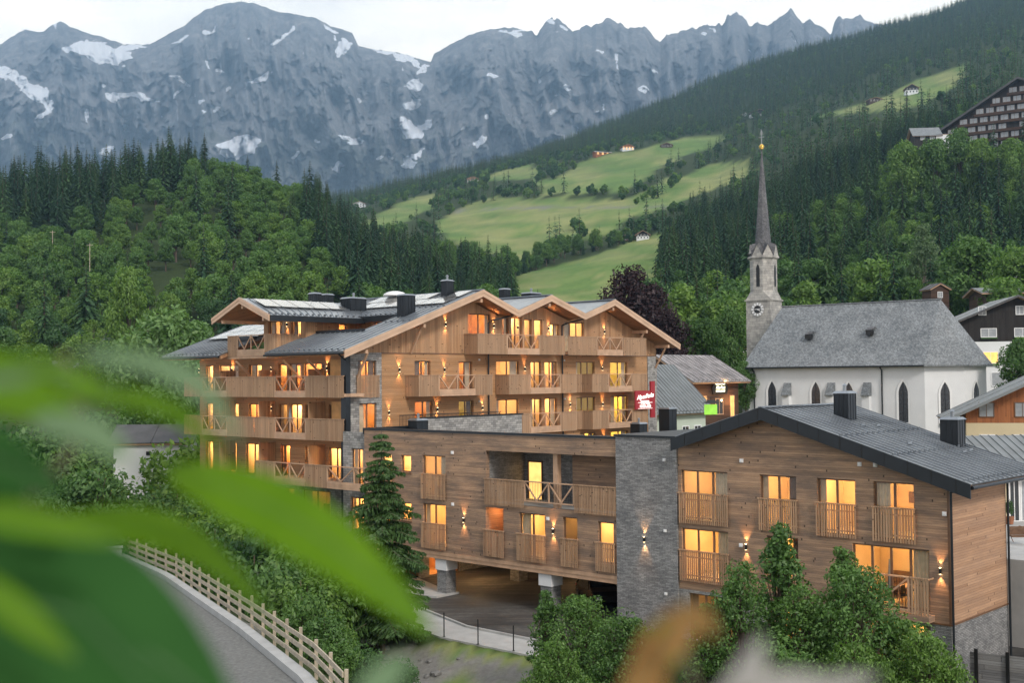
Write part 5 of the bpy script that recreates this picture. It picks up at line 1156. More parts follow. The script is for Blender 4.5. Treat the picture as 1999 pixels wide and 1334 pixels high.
# fill the rectangular openings back and set arched glass in front of them
mb=MB()
for o in fw_: mb.quad((o[0],.02,o[2]),(o[1],.02,o[2]),(o[1],.02,o[3]),(o[0],.02,o[3]))
mb.build('wall_infill',M['plaster'],ch)
for o in fw_: lancet(((o[0]+o[1])/2,0,0),(1,0),1.1,o[2],o[3],.03,'window',M['leaded'],ch,M['white'])
def edge(a,b,t): return (a[0]+(b[0]-a[0])*t,a[1]+(b[1]-a[1])*t,0)
a,b=foot[1],foot[2]; dl=math.hypot(b[0]-a[0],b[1]-a[1]); lancet(edge(a,b,.5),((b[0]-a[0])/dl,(b[1]-a[1])/dl),1.1,2.9,7.6,.03,'window',M['leaded'],ch,M['white'])
a,b=foot[2],foot[3]; dl=math.hypot(b[0]-a[0],b[1]-a[1]); lancet(edge(a,b,.5),((b[0]-a[0])/dl,(b[1]-a[1])/dl),1.1,2.9,7.6,.03,'window',M['leaded'],ch,M['white'])
# buttresses
for x in (5.4,11.1,15.6):
    mb=MB(); mb.box(x-.45,x+.45,-.75,-.01,-3,6.2); mb.build('buttress',M['plaster'],ch); mb=MB(); mb.hexa([(x-.5,-1.0,6.0),(x+.5,-1.0,6.0),(x+.5,-.01,6.0),(x-.5,-.01,6.0)],[(x-.5,-1.0,6.12),(x+.5,-1.0,6.12),(x+.5,-.01,7.6),(x-.5,-.01,7.6)]); mb.build('buttress_cap',M['shin'],ch)
mb=MB(); mb.hexa([(-1.9,2,-3),(-.01,2,-3),(-.01,3,-3),(-1.9,3,-3)],[(-1.9,2,4.8),(-.01,2,7.6),(-.01,3,7.6),(-1.9,3,4.8)]); mb.build('buttress',M['stone2'],ch)
# roof
ov=.55; ev=[(-.6,-.7),(17.2,-.7),(22.7,-.75),(26.7,2.6),(27.9,7.4),(23.8,11.7),(-.6,11.7)]
rg=[(2.3,5.5,zR),(22.6,5.5,zR)]; ze=zE-.15
mb=MB(); E=[(x,y,ze) for x,y in ev]; mb.add(E+rg,[(0,1,2,8,7),(2,3,8),(3,4,8),(4,5,8),(5,6,7,8),(6,0,7)])
mb.add([(x,y,ze-.18) for x,y in ev],[tuple(range(len(ev)))]); k=len(ev)
mb.add(E+[(x,y,ze-.18) for x,y in ev],[(i,(i+1)%k,k+(i+1)%k,k+i) for i in range(k)]); rf=mb.build('roof',M['shin'],ch)
mb=MB(); mb.bar((2.2,5.5,zR+.04),(22.7,5.5,zR+.04),.28,.14); mb.build('ridge_cap',M['shin'],rf)
for x,zq in ((7.5,13.3),(15.2,13.6)):
    yq=-.7+(zq-ze)/(zR-ze)*6.2; mb=MB(); mb.add([(x-.45,yq-.75,zq+.35),(x+.45,yq-.75,zq+.35),(x,yq-.75,zq-.35),(x-.45,yq+.6,zq+.75),(x+.45,yq+.6,zq+.75)],[(0,3,4,1)]); mb.add([(x-.4,yq-.70,zq+.33),(x+.4,yq-.70,zq+.33),(x,yq-.6,zq-.35)],[(0,1,2)]); 
    mb.build('roof_vent',M['shind'],rf); mb=MB(); mb.hexa([(x-.38,yq-.74,zq-.3),(x+.38,yq-.74,zq-.3),(x+.38,yq,zq-.3),(x-.38,yq,zq-.3)],[(x-.38,yq-.74,zq+.3),(x+.38,yq-.74,zq+.3),(x+.38,yq,zq+.3),(x-.38,yq,zq+.3)]); mb.build('vent_opening',M['dark'],rf)
mb=MB(); mb.path([(.9,-.75,9.5),(.9,-.12,9.0),(.9,-.12,-3)],.09,8); mb.path([(17.4,-.75,9.5),(17.4,-.12,9.0),(17.4,-.12,-3)],.09,8); mb.tube((-.6,-.78,ze-.1),(22.6,-.82,ze-.1),.1,None,8); mb.build('downpipe',M['anth'],ch)
# tower: square base, octagon, crown of gables, spire
M['tufa']=ledge('tower_stone',(.33,.32,.30),(.48,.465,.43),.7,.35)
tx,ty,tw=-1.55,8.0,1.75; T=empty('tower',(0,0,0),0,None,None); T.parent=ch; 
for k_ in ('label','category'): 
    if k_ in T: del T[k_]
def oct_(r,z,n=8,ph=PI/8): return [(tx+r*math.cos(ph+2*PI*i/n),ty+r*math.sin(ph+2*PI*i/n),z) for i in range(n)]
zT=18.45
bpy.data.objects.remove(T)
mb=MB(); mb.box(tx-tw,tx+tw,ty-tw,ty+tw,-3,zT); mb.box(tx-tw-.15,tx+tw+.15,ty-tw-.15,ty+tw+.15,zT+.001,zT+.2)
sq=[(tx-tw,ty-tw),(tx+tw,ty-tw),(tx+tw,ty+tw),(tx-tw,ty+tw)]
sq8=[]
for i in range(4):
    p=sq[i];q=sq[(i+1)%4]; sq8+= [(p[0]+(q[0]-p[0])*.25,p[1]+(q[1]-p[1])*.25,zT+.2),(p[0]+(q[0]-p[0])*.75,p[1]+(q[1]-p[1])*.75,zT+.2)]
o8=[(tx+1.78*math.cos(-5*PI/8+PI/4*i),ty+1.78*math.sin(-5*PI/8+PI/4*i)) for i in range(8)]
mb.hexa(sq8,[(x,y,zT+1.3) for x,y in o8]); 
cn=[(x,y,zT+.2) for x,y in sq]
for i in range(4): a=cn[i]; mb.add([a,sq8[(2*i-1)%8],sq8[2*i],(o8[2*i-1][0],o8[2*i-1][1],zT+1.3),(o8[2*i][0],o8[2*i][1],zT+1.3)],[(0,2,4),(0,4,3),(0,3,1)])
mb.hexa([(x,y,zT+1.3) for x,y in o8],[(x,y,zT+5.5) for x,y in o8])
co=lambda r,z:[(tx+(x-tx)*r,ty+(y-ty)*r,z) for x,y in o8]
mb.hexa(co(1.0,zT+5.5),co(1.17,zT+5.75)); mb.hexa(co(1.17,zT+5.75),co(1.17,zT+5.95))
tower=mb.build('tower',M['tufa'],ch)
g=MB()
for i in range(8):
    p=Vector(co(1.12,zT+5.96)[i]);q=Vector(co(1.12,zT+5.96)[(i+1)%8]); m_=(p+q)/2; cc=Vector((tx,ty,zT+5.96)); inn=(cc-m_)*.12
    g.hexa([p+inn,q+inn,m_+inn+Vector((0,0,1.5))],[p,q,m_+Vector((0,0,1.5))])
g.build('crown_gables',M['tufa'],tower)
g=MB()
for i in range(8):
    p=Vector(co(1.14,zT+5.97)[i]);q=Vector(co(1.14,zT+5.97)[(i+1)%8]); m_=(p+q)/2+Vector((0,0,1.56)); cc=Vector((tx,ty,zT+8.2)); pc=Vector(co(.9,zT+6.0)[i]); qc=Vector(co(.9,zT+6.0)[(i+1)%8])
    g.add([p,m_,cc,pc],[(0,1,2,3)]); g.add([q,m_,cc,qc],[(0,1,2,3)])
g.hexa(co(.70,zT+6.0),co(.60,zT+7.6)); top=20.6; g.hexa(co(.60,zT+7.6),co(.02,zT+top-.0)); g.build('spire',M['shind'],tower)
zt=zT+top
M['gold']=simple('gilded_metal',(.85,.55,.14),.25,1.,.1)
g=MB(); 
for k in range(8):
    t0,t1=-PI/2+k*PI/8,-PI/2+(k+1)*PI/8; g.tube((tx,ty,zt+.2+.36*math.sin(t0)),(tx,ty,zt+.2+.36*math.sin(t1)),max(.02,.36*math.cos(t0)),max(.02,.36*math.cos(t1)),16)
g.build('spire_ball',M['gold'],tower,True)
g=MB(); g.tube((tx,ty,zt+.5),(tx,ty,zt+2.5),.05,.04,6); g.bar((tx-.4,ty,zt+1.5),(tx+.4,ty,zt+1.5),.07,.09); g.bar((tx-.25,ty,zt+1.85),(tx+.25,ty,zt+1.85),.06,.07); g.hexa([(tx-.15,ty-.03,zt+2.0),(tx+.18,ty-.03,zt+2.0),(tx,ty-.03,zt+2.6)],[(tx-.15,ty+.03,zt+2.0),(tx+.18,ty+.03,zt+2.0),(tx,ty+.03,zt+2.6)]); g.build('spire_cross',M['greyglass'],tower)
for i in range(8):
    p=Vector(co(1.0,0)[i]);q=Vector(co(1.0,0)[(i+1)%8]); m_=(p+q)/2; ux=(q-p).normalized()
    if i%2==0: lancet((m_.x,m_.y,0),(ux.x,ux.y),.5,zT+1.9,zT+4.9,.03,'belfry_window',M['dark'],tower)
# clock on the camera-side face
cy_=ty-tw-.03; cx_=tx-.05; cz_=zT-1.15
def disc(mb,x,y,z,r,n=28,mi=0,th=.05): mb.tube((x,y,z),(x,y-th,z),r,None,n,mi)
g=MB(); disc(g,cx_,cy_,cz_,.92); ck=g.build('clock_face',M['conc'],tower)
g=MB(); 
for k in range(12):
    a=PI/6*k; g.bar((cx_+.56*math.sin(a),cy_-.065,cz_+.56*math.cos(a)),(cx_+.88*math.sin(a),cy_-.065,cz_+.88*math.cos(a)),.20,.03,0,(0,1,0))
g.build('clock_numerals',M['white'],ck)
g=MB(); disc(g,cx_,cy_-.055,cz_,.5); g.build('clock_centre',M['dark'],ck)
g=MB(); g.bar((cx_-.45,cy_-.13,cz_+.0),(cx_+.75,cy_-.13,cz_+.1),.07,.03,0,(0,1,0)); g.bar((cx_,cy_-.125,cz_),(cx_+.42,cy_-.125,cz_-.2),.09,.03,0,(0,1,0)); g.build('clock_hands',M['white'],ck)
# ================================================================== HOUSES
def house(name,label,cat,origin,th,Wd,Dp,he,hr,ridge='x',ov=.7,bands=None,roof=None,wins=(),group=None,base=-4,fasc=None,bal=None,seam=None):
    o=empty(name,origin,th,label,cat,group)
    bands=bands or [(base,99,M['plaster'])]
    if ridge=='x': topf={'f':lambda u:he,'b':lambda u:he,'l':lambda u:he+(hr-he)*(1-abs(u-Dp/2)/(Dp/2)),'r':None}
    else: topf={'f':lambda u:he+(hr-he)*(1-abs(u-Wd/2)/(Wd/2)),'l':lambda u:he}
    topf['r']=topf['l']; topf['b']=topf['f']
    FC={'f':(lambda u,d,z:(u,-d,z),Wd),'b':(lambda u,d,z:(u,Dp+d,z),Wd),'l':(lambda u,d,z:(-d,u,z),Dp),'r':(lambda u,d,z:(Wd+d,u,z),Dp)}
    for z0,z1,mt in bands:
        mb=MB()
        for f,(p,Lg) in FC.items():
            t=topf[f]; us=[0,Lg/2,Lg]
            for a,b in zip(us,us[1:]):
                ta,tb=min(z1,t(a)),min(z1,t(b))
                if max(ta,tb)<=z0: continue
                mb.quad(p(a,0,z0),p(b,0,z0),p(b,0,max(tb,z0)),p(a,0,max(ta,z0)))
                if z1>t(a) or z1>t(b): pass
                if ridge=='x' and f in 'lr' and z1<he+(hr-he): pass
        mb.build('wall',mt,o)
    def RS(E0,E1,R1,R0):
        if seam: roofslab(o,E0,E1,R1,R0,'roof',seam=seam,mat=roof,soffit=.18,guards=seam<.9,smat=M['beam'],rows=(.3,))
        else: roofslab(o,E0,E1,R1,R0,'roof',seam=50,mat=roof,soffit=.18,guards=False,smat=M['beam'])
    if ridge=='x':
        s=(hr-he)/(Dp/2); e=he-s*ov+.12; h=hr+.12
        RS((-ov,-ov,e),(Wd+ov,-ov,e),(Wd+ov,Dp/2,h),(-ov,Dp/2,h)); RS((Wd+ov,Dp+ov,e),(-ov,Dp+ov,e),(-ov,Dp/2,h),(Wd+ov,Dp/2,h))
    else:
        s=(hr-he)/(Wd/2); e=he-s*ov+.12; h=hr+.12
        RS((-ov,Dp+ov,e),(-ov,-ov,e),(Wd/2,-ov,h),(Wd/2,Dp+ov,h)); RS((Wd+ov,-ov,e),(Wd+ov,Dp+ov,e),(Wd/2,Dp+ov,h),(Wd/2,-ov,h))
        if fasc: fascia(o,[(-ov,-ov-.01,e+.05),(Wd/2,-ov-.01,h+.05),(Wd+ov,-ov-.01,e+.05)],.3,.05,'fascia',fasc,False)
    for w in wins:
        f,u,z,ww,hh,kd=w[:6]; p=FC[f][0]; mt={'d':M['darkglass'],'g':M['greyglass'],'l':M['litpane'],'w':M['white']}[kd]
        fm=MB(); b=.09
        def bx_(m,u0,u1,z0,z1,d0,d1): m.hexa([p(u0,d0,z0),p(u1,d0,z0),p(u1,d0,z1),p(u0,d0,z1)],[p(u0,d1,z0),p(u1,d1,z0),p(u1,d1,z1),p(u0,d1,z1)])
        bx_(fm,u-ww/2-b,u-ww/2,z-b,z+hh+b,.002,.07);bx_(fm,u+ww/2,u+ww/2+b,z-b,z+hh+b,.002,.07);bx_(fm,u-ww/2,u+ww/2,z+hh,z+hh+b,.003,.069);bx_(fm,u-ww/2,u+ww/2,z-b,z,.003,.09);bx_(fm,u-.025,u+.025,z,z+hh,.02,.05)
        wo=fm.build('window',M['white'] if len(w)<7 else w[6],o); pm=MB(); bx_(pm,u-ww/2,u+ww/2,z,z+hh,.004,.015); pm.build('pane',mt,wo)
        if len(w)>7:
            q=MB(); bx_(q,u-ww/2-.1,u+ww/2+.1,z-.32,z-.1,.1,.3); q.build('flower_box',M['fbroad'],wo)
    if bal:
        for f,u0,u1,z in bal:
            p=FC[f][0]; q=MB(); q.hexa([p(u0,.02,z),p(u1,.02,z),p(u1,.9,z),p(u0,.9,z)],[p(u0,.02,z+.12),p(u1,.02,z+.12),p(u1,.9,z+.12),p(u0,.9,z+.12)])
            q.hexa([p(u0,.84,z+.13),p(u1,.84,z+.13),p(u1,.9,z+.13),p(u0,.9,z+.13)],[p(u0,.84,z+1.),p(u1,.84,z+1.),p(u1,.9,z+1.),p(u0,.9,z+1.)]); q.build('balcony',fasc or M['frame'],o)
    return o
M['blackw']=boards('black_timber',[(.018,.016,.015),(.03,.026,.024),(.014,.012,.012)],.2,True); M['brownw']=boards('brown_timber',[(.06,.035,.024),(.09,.05,.032),(.045,.028,.02)],.2,False); M['orw']=boards('orange_timber',[(.34,.12,.045),(.42,.16,.06),(.28,.10,.04)],.15,True)
M['cream']=simple('cream_render',(.62,.52,.34),.9,0,.06,.5,.2); M['oldroof']=simple('old_metal_roof',(.27,.25,.25),.5,.3,.55,.9,.2); M['greyroof']=simple('grey_roof',(.20,.215,.22),.5,.3,.2,1,.2); M['darkroof']=simple('dark_roof',(.07,.07,.072),.7,0,.3,1,.3); M['sage']=simple('pale_green_render',(.50,.56,.47),.9,0,.06,.5,.2)
def at(u,v,Y): p=W(u,v,Y); return p
# tavern with weathered roof
p=at(1350,738,131); tv=house('tavern','dark timber tavern with patchy weathered metal roof and glowing signs between hotel and church','tavern',(p.x,p.y,8.3),ANG,9.6,8.6,4.7,7.2,'x',1.1,[(-6,99,M['brownw'])],M['oldroof'],
  [('f',2.2,.6,1.3,1.9,'l',M['beam']),('f',5.5,.5,1.4,1.7,'d',M['beam']),('f',8.2,.2,.7,2.3,'l',M['beam']),('l',2,1.0,1.2,1.2,'l',M['frame']),('l',5,3.4,1.4,.8,'l',M['frame'])],seam=.8)
sb=MB(); sb.hexa([(4.1,-.16,2.75),(7.0,-.16,2.75),(7.2,-.16,3.5),(6.5,-.16,4.3),(4.6,-.16,4.3),(3.9,-.16,3.5)],[(4.1,-.06,2.75),(7.0,-.06,2.75),(7.2,-.06,3.5),(6.5,-.06,4.3),(4.6,-.06,4.3),(3.9,-.06,3.5)]); sgn=sb.build('sign_board',M['dark'],tv)
text('GASTHOF','sign_lettering',sgn,(5.55,-.20,3.98),(PI/2,0,0),.46,M['litsign'],.01,0,.012); text('Alte Post','sign_lettering',sgn,(5.55,-.20,3.52),(PI/2,0,0),.48,M['litsign'],.01,.2,.012); text('RESTAURANT','sign_lettering',sgn,(5.55,-.20,3.1),(PI/2,0,0),.30,M['litsign'],.01,0,.01)
light('sign_light',tv,(5.5,-1.0,4.5),'POINT',30,(1,.6,.25),.1); light('door_light',tv,(7.4,-.9,2.0),'POINT',120,(1,.5,.2),.1); light('porch_light',tv,(1.9,-.9,2.0),'POINT',120,(1,.55,.2),.1)
# grey seamed roof house
p=at(1383,790,114); q=p-Vector((math.cos(ANG),math.sin(ANG),0))*9.5
house('village_house','pale green house with grey standing seam roof between the hotel sign and the tavern','house',(q.x,q.y,3.2),ANG,9.0,8.5,7.1,11.0,'x',.8,[(-4,99,M['sage'])],M['greyroof'],[('f',7.6,3.6,1.0,1.6,'d'),('f',5.6,3.6,1.0,1.6,'d'),('f',3.4,3.6,1.0,1.6,'d')],seam=.55)
p=at(1345,822,101); house('porch_building','low building with small grey gabled metal roof behind the dark roof edge','building',(p.x+1.5,p.y-1.5,4.5),ANG-PI/2,5.2,12,3.0,4.6,'y',.5,[(-6,99,M['sage'])],M['greyroof'],seam=.5,fasc=M['greyroof'])
# green lit sign box
p=at(1388,800,106); gs=empty('lantern_sign',(p.x,p.y,p.z),ANG-R(20),'glowing yellow green box sign hanging under the grey roof','sign'); mb=MB(); mb.box(-.6,.6,-.15,.15,-.45,.45); mb.build('sign_box',M['litgreen'],gs); mb=MB(); mb.tube((0,0,.56),(0,0,1.2),.03,None,6); mb.tube((-.9,0,1.1),(.9,0,1.1),.03,None,6); mb.hexa([(-.8,-.2,.56),(.8,-.2,.56),(.8,.2,.56),(-.8,.2,.56)],[(-.4,-.1,.85),(.4,-.1,.85),(.4,.1,.85),(-.4,.1,.85)]); mb.build('bracket',M['dark'],gs)
# black and white chalet right of the church
p=at(1874,722,166); house('chalet_house','black timber chalet with white lower storey and flower boxes right of the church','house',(p.x,p.y,13.),R(-8),15.5,12,7.6,10.9,'y',1.3,[(-4,4.6,M['plaster']),(4.603,99,M['blackw'])],M['greyroof'],
 [('f',3.2,8.4,.9,1.1,'g'),('f',4.0,5.3,2.0,1.1,'g',M['white'],1),('f',8.5,5.3,2.0,1.1,'g',M['white'],1),('f',4.2,1.6,1.9,1.5,'l',M['white'],1),('f',8.8,1.6,2.1,1.5,'d',M['white'],1),('f',8.2,8.4,.9,1.1,'g'),('f',6,-1.6,3.4,1.8,'g'),('f',9.8,-1.6,2.4,1.8,'g')],fasc=M['darkroof'])
p=at(1925,580,190); house('barn_roof_house','brown building with flat pitched grey roof behind the black chalet','building',(p.x,p.y,20.),R(-5),16,9,6.2,7.2,'x',.9,[(-4,99,M['brownw'])],M['greyroof'],[('f',3,3.6,1.2,1.2,'d')])
p=at(1940,556,215); house('brown_house','reddish brown house with grey roof and chimney at the upper right edge','house',(p.x,p.y,27.2),R(-12),14,9,3.4,5.0,'x',1.0,[(-4,99,M['brownw'])],M['greyroof'],[('f',4,1.0,1.1,1.2,'d'),('f',8,1.0,1.1,1.2,'d')])
p=at(1818,575,205); house('wooden_hut','small dark hut with shallow roof above the church ridge','hut',(p.x,p.y,26.0),R(10),3.4,3,2.0,2.9,'y',.4,[(-3,99,M['brownw'])],M['darkroof'],[('f',1.7,.5,.8,.9,'g')])
p=at(1428,693,186); house('wooden_hut','small dark hut with grey roof just left of the church tower','hut',(p.x,p.y,14.6),R(20),3.6,3.4,3.0,3.9,'x',.4,[(-3,99,M['blackw'])],M['greyroof'],[('f',.9,.5,.6,1.9,'g'),('f',2.5,.5,.6,1.9,'g')])
# orange and cream house
p=at(1888,900,116); house('village_house','cream rendered house with orange timber upper storey and broad grey roof at the right edge','house',(p.x,p.y,4.2),R(-13),16,4.5,5.4,9.2,'y',2.0,[(-3,4.1,M['cream']),(4.103,99,M['orw'])],M['greyroof'],
 [('f',1.9,4.75,1.3,1.3,'g',M['frame']),('f',5.2,4.75,1.3,1.3,'g',M['frame']),('f',8.5,4.75,1.3,1.3,'g',M['frame']),('f',1.9,1.4,1.3,1.5,'g'),('f',5.1,1.4,1.3,1.5,'g'),('f',8.3,1.4,1.3,1.5,'g')],fasc=M['greyroof'])
# courtyard, entrance house and retaining wall glimpsed at the right edge
ct=sheet('courtyard',[(8.6,-30),(8.6,8),(40,8),(40,-30)],4.2,M['conc'],4.6)
p=W(1958,1000,71.5); eh=house('entrance_house','entrance building with white glazed doors and grey roof at the far right','building',(p.x,p.y,4.2),R(8),9,7,3.3,4.9,'x',1.0,[(-1,99,M['cream'])],M['greyroof'],[('f',.75,.05,.55,2.4,'d'),('f',1.5,.05,.55,2.4,'g'),('f',2.6,.05,.9,2.4,'d'),('f',4.2,.05,.9,2.4,'d')],seam=.55)
p=W(1971,1000,70.2); p=(p.x,p.y); sheet('pavement',[(6.42,-30),(8.58,-30),(8.58,13.8),(6.42,13.8)],.01,M['asphalt'])
sheet('pavement',[(0.02,-30),(6.4,-30),(6.4,-.05),(.02,-.05)],.012,M['asphalt'])
cc_=W(1992,1060,62); mb=MB(); 
for k in range(5): t=k*PI/4; mb.tube((.5*math.cos(t),0,.45+.5*math.sin(t)),(.5*math.cos(t+PI/4),0,.45+.5*math.sin(t+PI/4)),.02,None,6)
mb.box(-.5,.5,-.25,.25,.38,.44); mb.box(-.5,.5,.22,.26,.45,.9); tag(mb.build('garden_chair',M['frame']),'small round backed garden chair on the courtyard at the right edge','chair'); so_=bpy.data.objects['garden_chair']; so_.location=(cc_.x,cc_.y,4.22)
mb=MB(); mb.tube((0,0,0),(0,0,.45),.2,.28,12); po=mb.build('pot',simple('terracotta',(.30,.12,.06),.8)); e_=empty('potted_shrub',(p[0],p[1],4.22),0,'small green shrub in a terracotta pot beside the glazed doors','potted plant'); po.parent=e_
c2=bpy.data.objects.new('foliage',bsh[0]); COL.objects.link(c2); c2.parent=e_; c2.scale=(.14,.14,.26); c2.location=(0,0,.42)
# white shed left
p=at(222,945,104); house('shed','white walled shed with broad dark overhanging roof left of the hotel','shed',(p.x,p.y,4.1),R(4),6.6,6,3.7,5.0,'x',.45,[(-3,99,M['plaster'])],M['darkroof'],[('f',3.,2.6,.15,.15,'d',M['dark'])])
# hillside farmhouses
for u,v,Y,th,w,d,he,hr,kd,lb in [
 (1232,292,1150,10,13,10,4.5,7,'lit','lit timber farmhouse with pale gable on the meadow edge, right part of the lit pair'),(1188,300,1140,20,22,8,3.,4.5,'lit2','long low lit barn attached left of the lit farmhouse'),(1307,286,1180,-5,12,9,3,5,'dk','low dark farmhouse right of the lit farmhouse'),(1130,300,1200,5,10,8,3,5,'wh','small white farmhouse left of the lit barn'),(1075,306,1210,5,18,8,2.6,4,'dk','long dark barn left of the small white farmhouse'),
 (861,362,1050,12,16,9,3.5,6,'dkw','white and dark farmhouse at the left end of the meadows'),(926,354,1060,-8,12,9,4,6.5,'tan','tan farmhouse right of the white and dark one'),(1790,180,900,-10,10,9,5,8,'dkw','white chalet with dark gable alone in the upper meadow'),(1720,196,880,5,12,8,2.5,4.2,'dk','dark hut beside the upper meadow trees'),(1492,224,1150,8,20,12,5,8.5,'dkw','cluster farmhouse at the forest edge above the spire'),(1462,226,1170,-10,9,8,3.5,6,'wh','small pale farmhouse left of the forest edge farm'),
 (1258,468,600,-6,7,6,3,5,'dkw','black and white hut among the trees above the lower meadow'),(1228,470,590,14,7,6,2.4,3.8,'dk','grey roofed barn left of the black and white hut'),(745,386,1250,0,12,9,3.5,6,'tan','tiny tan house at the left foot of the far ridge'),(703,404,1150,0,12,9,4,6.5,'wh','tiny white house behind the dark spruces'),(1125,235,1500,0,1,1,1,1,'skip','')]:
    if kd=='skip': continue
    Yc=np.linspace(Y*.72,Y*1.35,160); uc=u+0*Yc; xc,zc=ground_at(uc,Yc); vc=HORx(uc)-(zc-CZ)/Yc*2300; kk=int(np.argmin(abs(vc-v)+abs(Yc-Y)*.004)); Y=float(Yc[kk]); x=float(xc[kk]); z=float(zc[kk])+.3
    bands={'lit':[(-3,3,M['plaster']),(3.003,99,M['orw'])],'lit2':[(-3,99,M['orw'])],'dk':[(-3,99,M['brownw'])],'wh':[(-3,99,M['plaster'])],'dkw':[(-3,he*.6,M['plaster']),(he*.6+.003,99,M['blackw'])],'tan':[(-3,he*.5,M['plaster']),(he*.5+.003,99,M['larchv'])]}[kd]
    wk='l' if kd.startswith('lit') else 'd'; ws=[('f',w*(i+.5)/4,he*.22,w*.1,he*.3,wk) for i in range(4)]+[('f',w*(i+.5)/4,he*.68,w*.09,he*.22,'d' if wk=='d' else 'l') for i in range(4)]
    house('farmhouse',lb,'farmhouse',(x-w/2,Y,z),R(th),w,d,he,hr,'y' if kd!='lit2' else 'x',1.0,bands,M['oldroof'] if kd in('wh','lit2') else M['darkroof'],ws)
# hut roofs on the lower knoll, power poles
for u,v,Y,lb in [(150,606,240,'weathered hut roof among bushes on the lower knoll'),(190,618,232,'second small hut half hidden by bushes right of the weathered hut'),(90,655,205,'pale roofed shed at the foot of the knoll')]:
    x=(u-1000)/2300*Y; house('garden_hut',lb,'hut',(x,Y,HZ1(x,Y)+1.),R(10),5,4,2.2,3.2,'x',.5,[(-3,99,M['brownw'])],M['greyroof'])
for u,vt,vb,Y in [(37,450,478,400),(102,450,487,330),(175,475,515,300)]:
    x=(u-1000)/2300*Y; g0=HZ1(x,Y); zt=W(u,vt,Y).z; mb=MB(); mb.tube((x,Y,g0-1),(x,Y,max(zt,g0+6)),.11,.08,6); mb.bar((x-.8,Y,max(zt,g0+6)-.5),(x+.8,Y,max(zt,g0+6)-.5),.1,.1); tag(mb.build('utility_pole',M['rail']),'thin pale wooden utility pole rising from the bushes of the knoll','pole','utility poles on the knoll')
# ================================================================== SLOPE HOTEL (upper right)
Yh=455; pl_=at(1832,262,Yh); hh_=empty('slope_hotel',(pl_.x,pl_.y,pl_.z-13),R(-34),'huge dark timber hotel with balcony rows under one wide gable, upper right slope','hotel')
# local x along facade to the right; roofline rises from left end to apex then falls
x1=36.; AP=(29.5,30.5); Ltop=lambda u: 13.5+(AP[1]-13.5)*u/AP[0] if u<=AP[0] else AP[1]-(u-AP[0])*.42
mb=MB(); us=np.linspace(0,60,41)
for a,b in zip(us,us[1:]): mb.quad((a,0,-12),(b,0,-12),(b,0,Ltop(b)-.3),(a,0,Ltop(a)-.3))
mb.quad((0,0,-12),(0,16,-12),(0,16,13),(0,0,13)); mb.build('wall',M['blackw'],hh_)
for (a,b) in ((-2.5,AP[0]),(AP[0],62)):
    za,zb=Ltop(a) if a>=0 else Ltop(0)-2.5*.576,Ltop(b); mb=MB(); mb.hexa([(a,-2.2,za-.6),(b,-2.2,zb-.6),(b,18,zb-.6),(a,18,za-.6)],[(a,-2.2,za+.3),(b,-2.2,zb+.3),(b,18,zb+.3),(a,18,za+.3)]); mb.build('roof',M['darkroof'],hh_)
k=0
for fl in range(11):
    z=-8.5+fl*3.3; x=1.5
    rowx=[u for u in us if Ltop(u)>z+3.2]
    if not rowx: continue
    a,b=min(rowx),max(rowx); mb=MB(); mb.box(a,b,-.9,-.02,z-.2,z); mb.box(a,b,-.9,-.84,z+.001,z+.85); mb.build('balcony',M['brownw'],hh_)
    x=a+.6
    while x<min(b-3,46) and k<95:
        if Ltop(x)>z+2.9 and random.random()<.95 and z>-1:
            f=MB(); f.box(x,x+2.8,-.08,-.003,z+.6,z+2.95); w=f.build('window',M['frame'],hh_); g=MB(); g.box(x+.1,x+1.15,-.1,-.081,z+.95,z+2.85);g.box(x+1.3,x+2.7,-.1,-.081,z+.95,z+2.85); g.build('curtained_pane',M['greyglass'],w); k+=1
        x+=3.7
p=at(1781,262,450); house('village_house','low white and dark building with grey hipped roof attached left of the huge dark hotel','house',(p.x,p.y-3,p.z-4),R(-5),9.2,9,3.2,6.6,'x',1.,[(-6,99,M['blackw'])],M['greyroof'],[('f',3,1.2,1.6,1.2,'g'),('f',6.5,1.2,1.6,1.2,'g')])
p=at(1828,278,446); house('annex_block','plain white block between the grey roof and the huge dark hotel','building',(p.x,p.y,p.z-3),R(-10),5.6,5,6,6.6,'x',.1,[(-6,99,M['plaster'])],M['darkroof'])
# ================================================================== FOREGROUND LEAVES (close to the lens)
def leafmat(name,c1,c2,tr=.55):
    m,nt,out=newmat(name); g=N(nt); tc=g.n('TexCoord').outputs['Object']; c=g.mix(g.noise(tc,18,3),c1,c2)
    d=g.n('BsdfPrincipled'); g.l(c,d.inputs['Base Color']); d.inputs['Roughness'].default_value=.75; d.inputs['Specular IOR Level'].default_value=.15
    t=g.n('BsdfTranslucent'); g.l(c,t.inputs[0]); x=g.n('MixShader'); x.inputs[0].default_value=tr; g.l(d.outputs[0],x.inputs[1]); g.l(t.outputs[0],x.inputs[2]); g.l(x.outputs[0],out.inputs[0]); return m
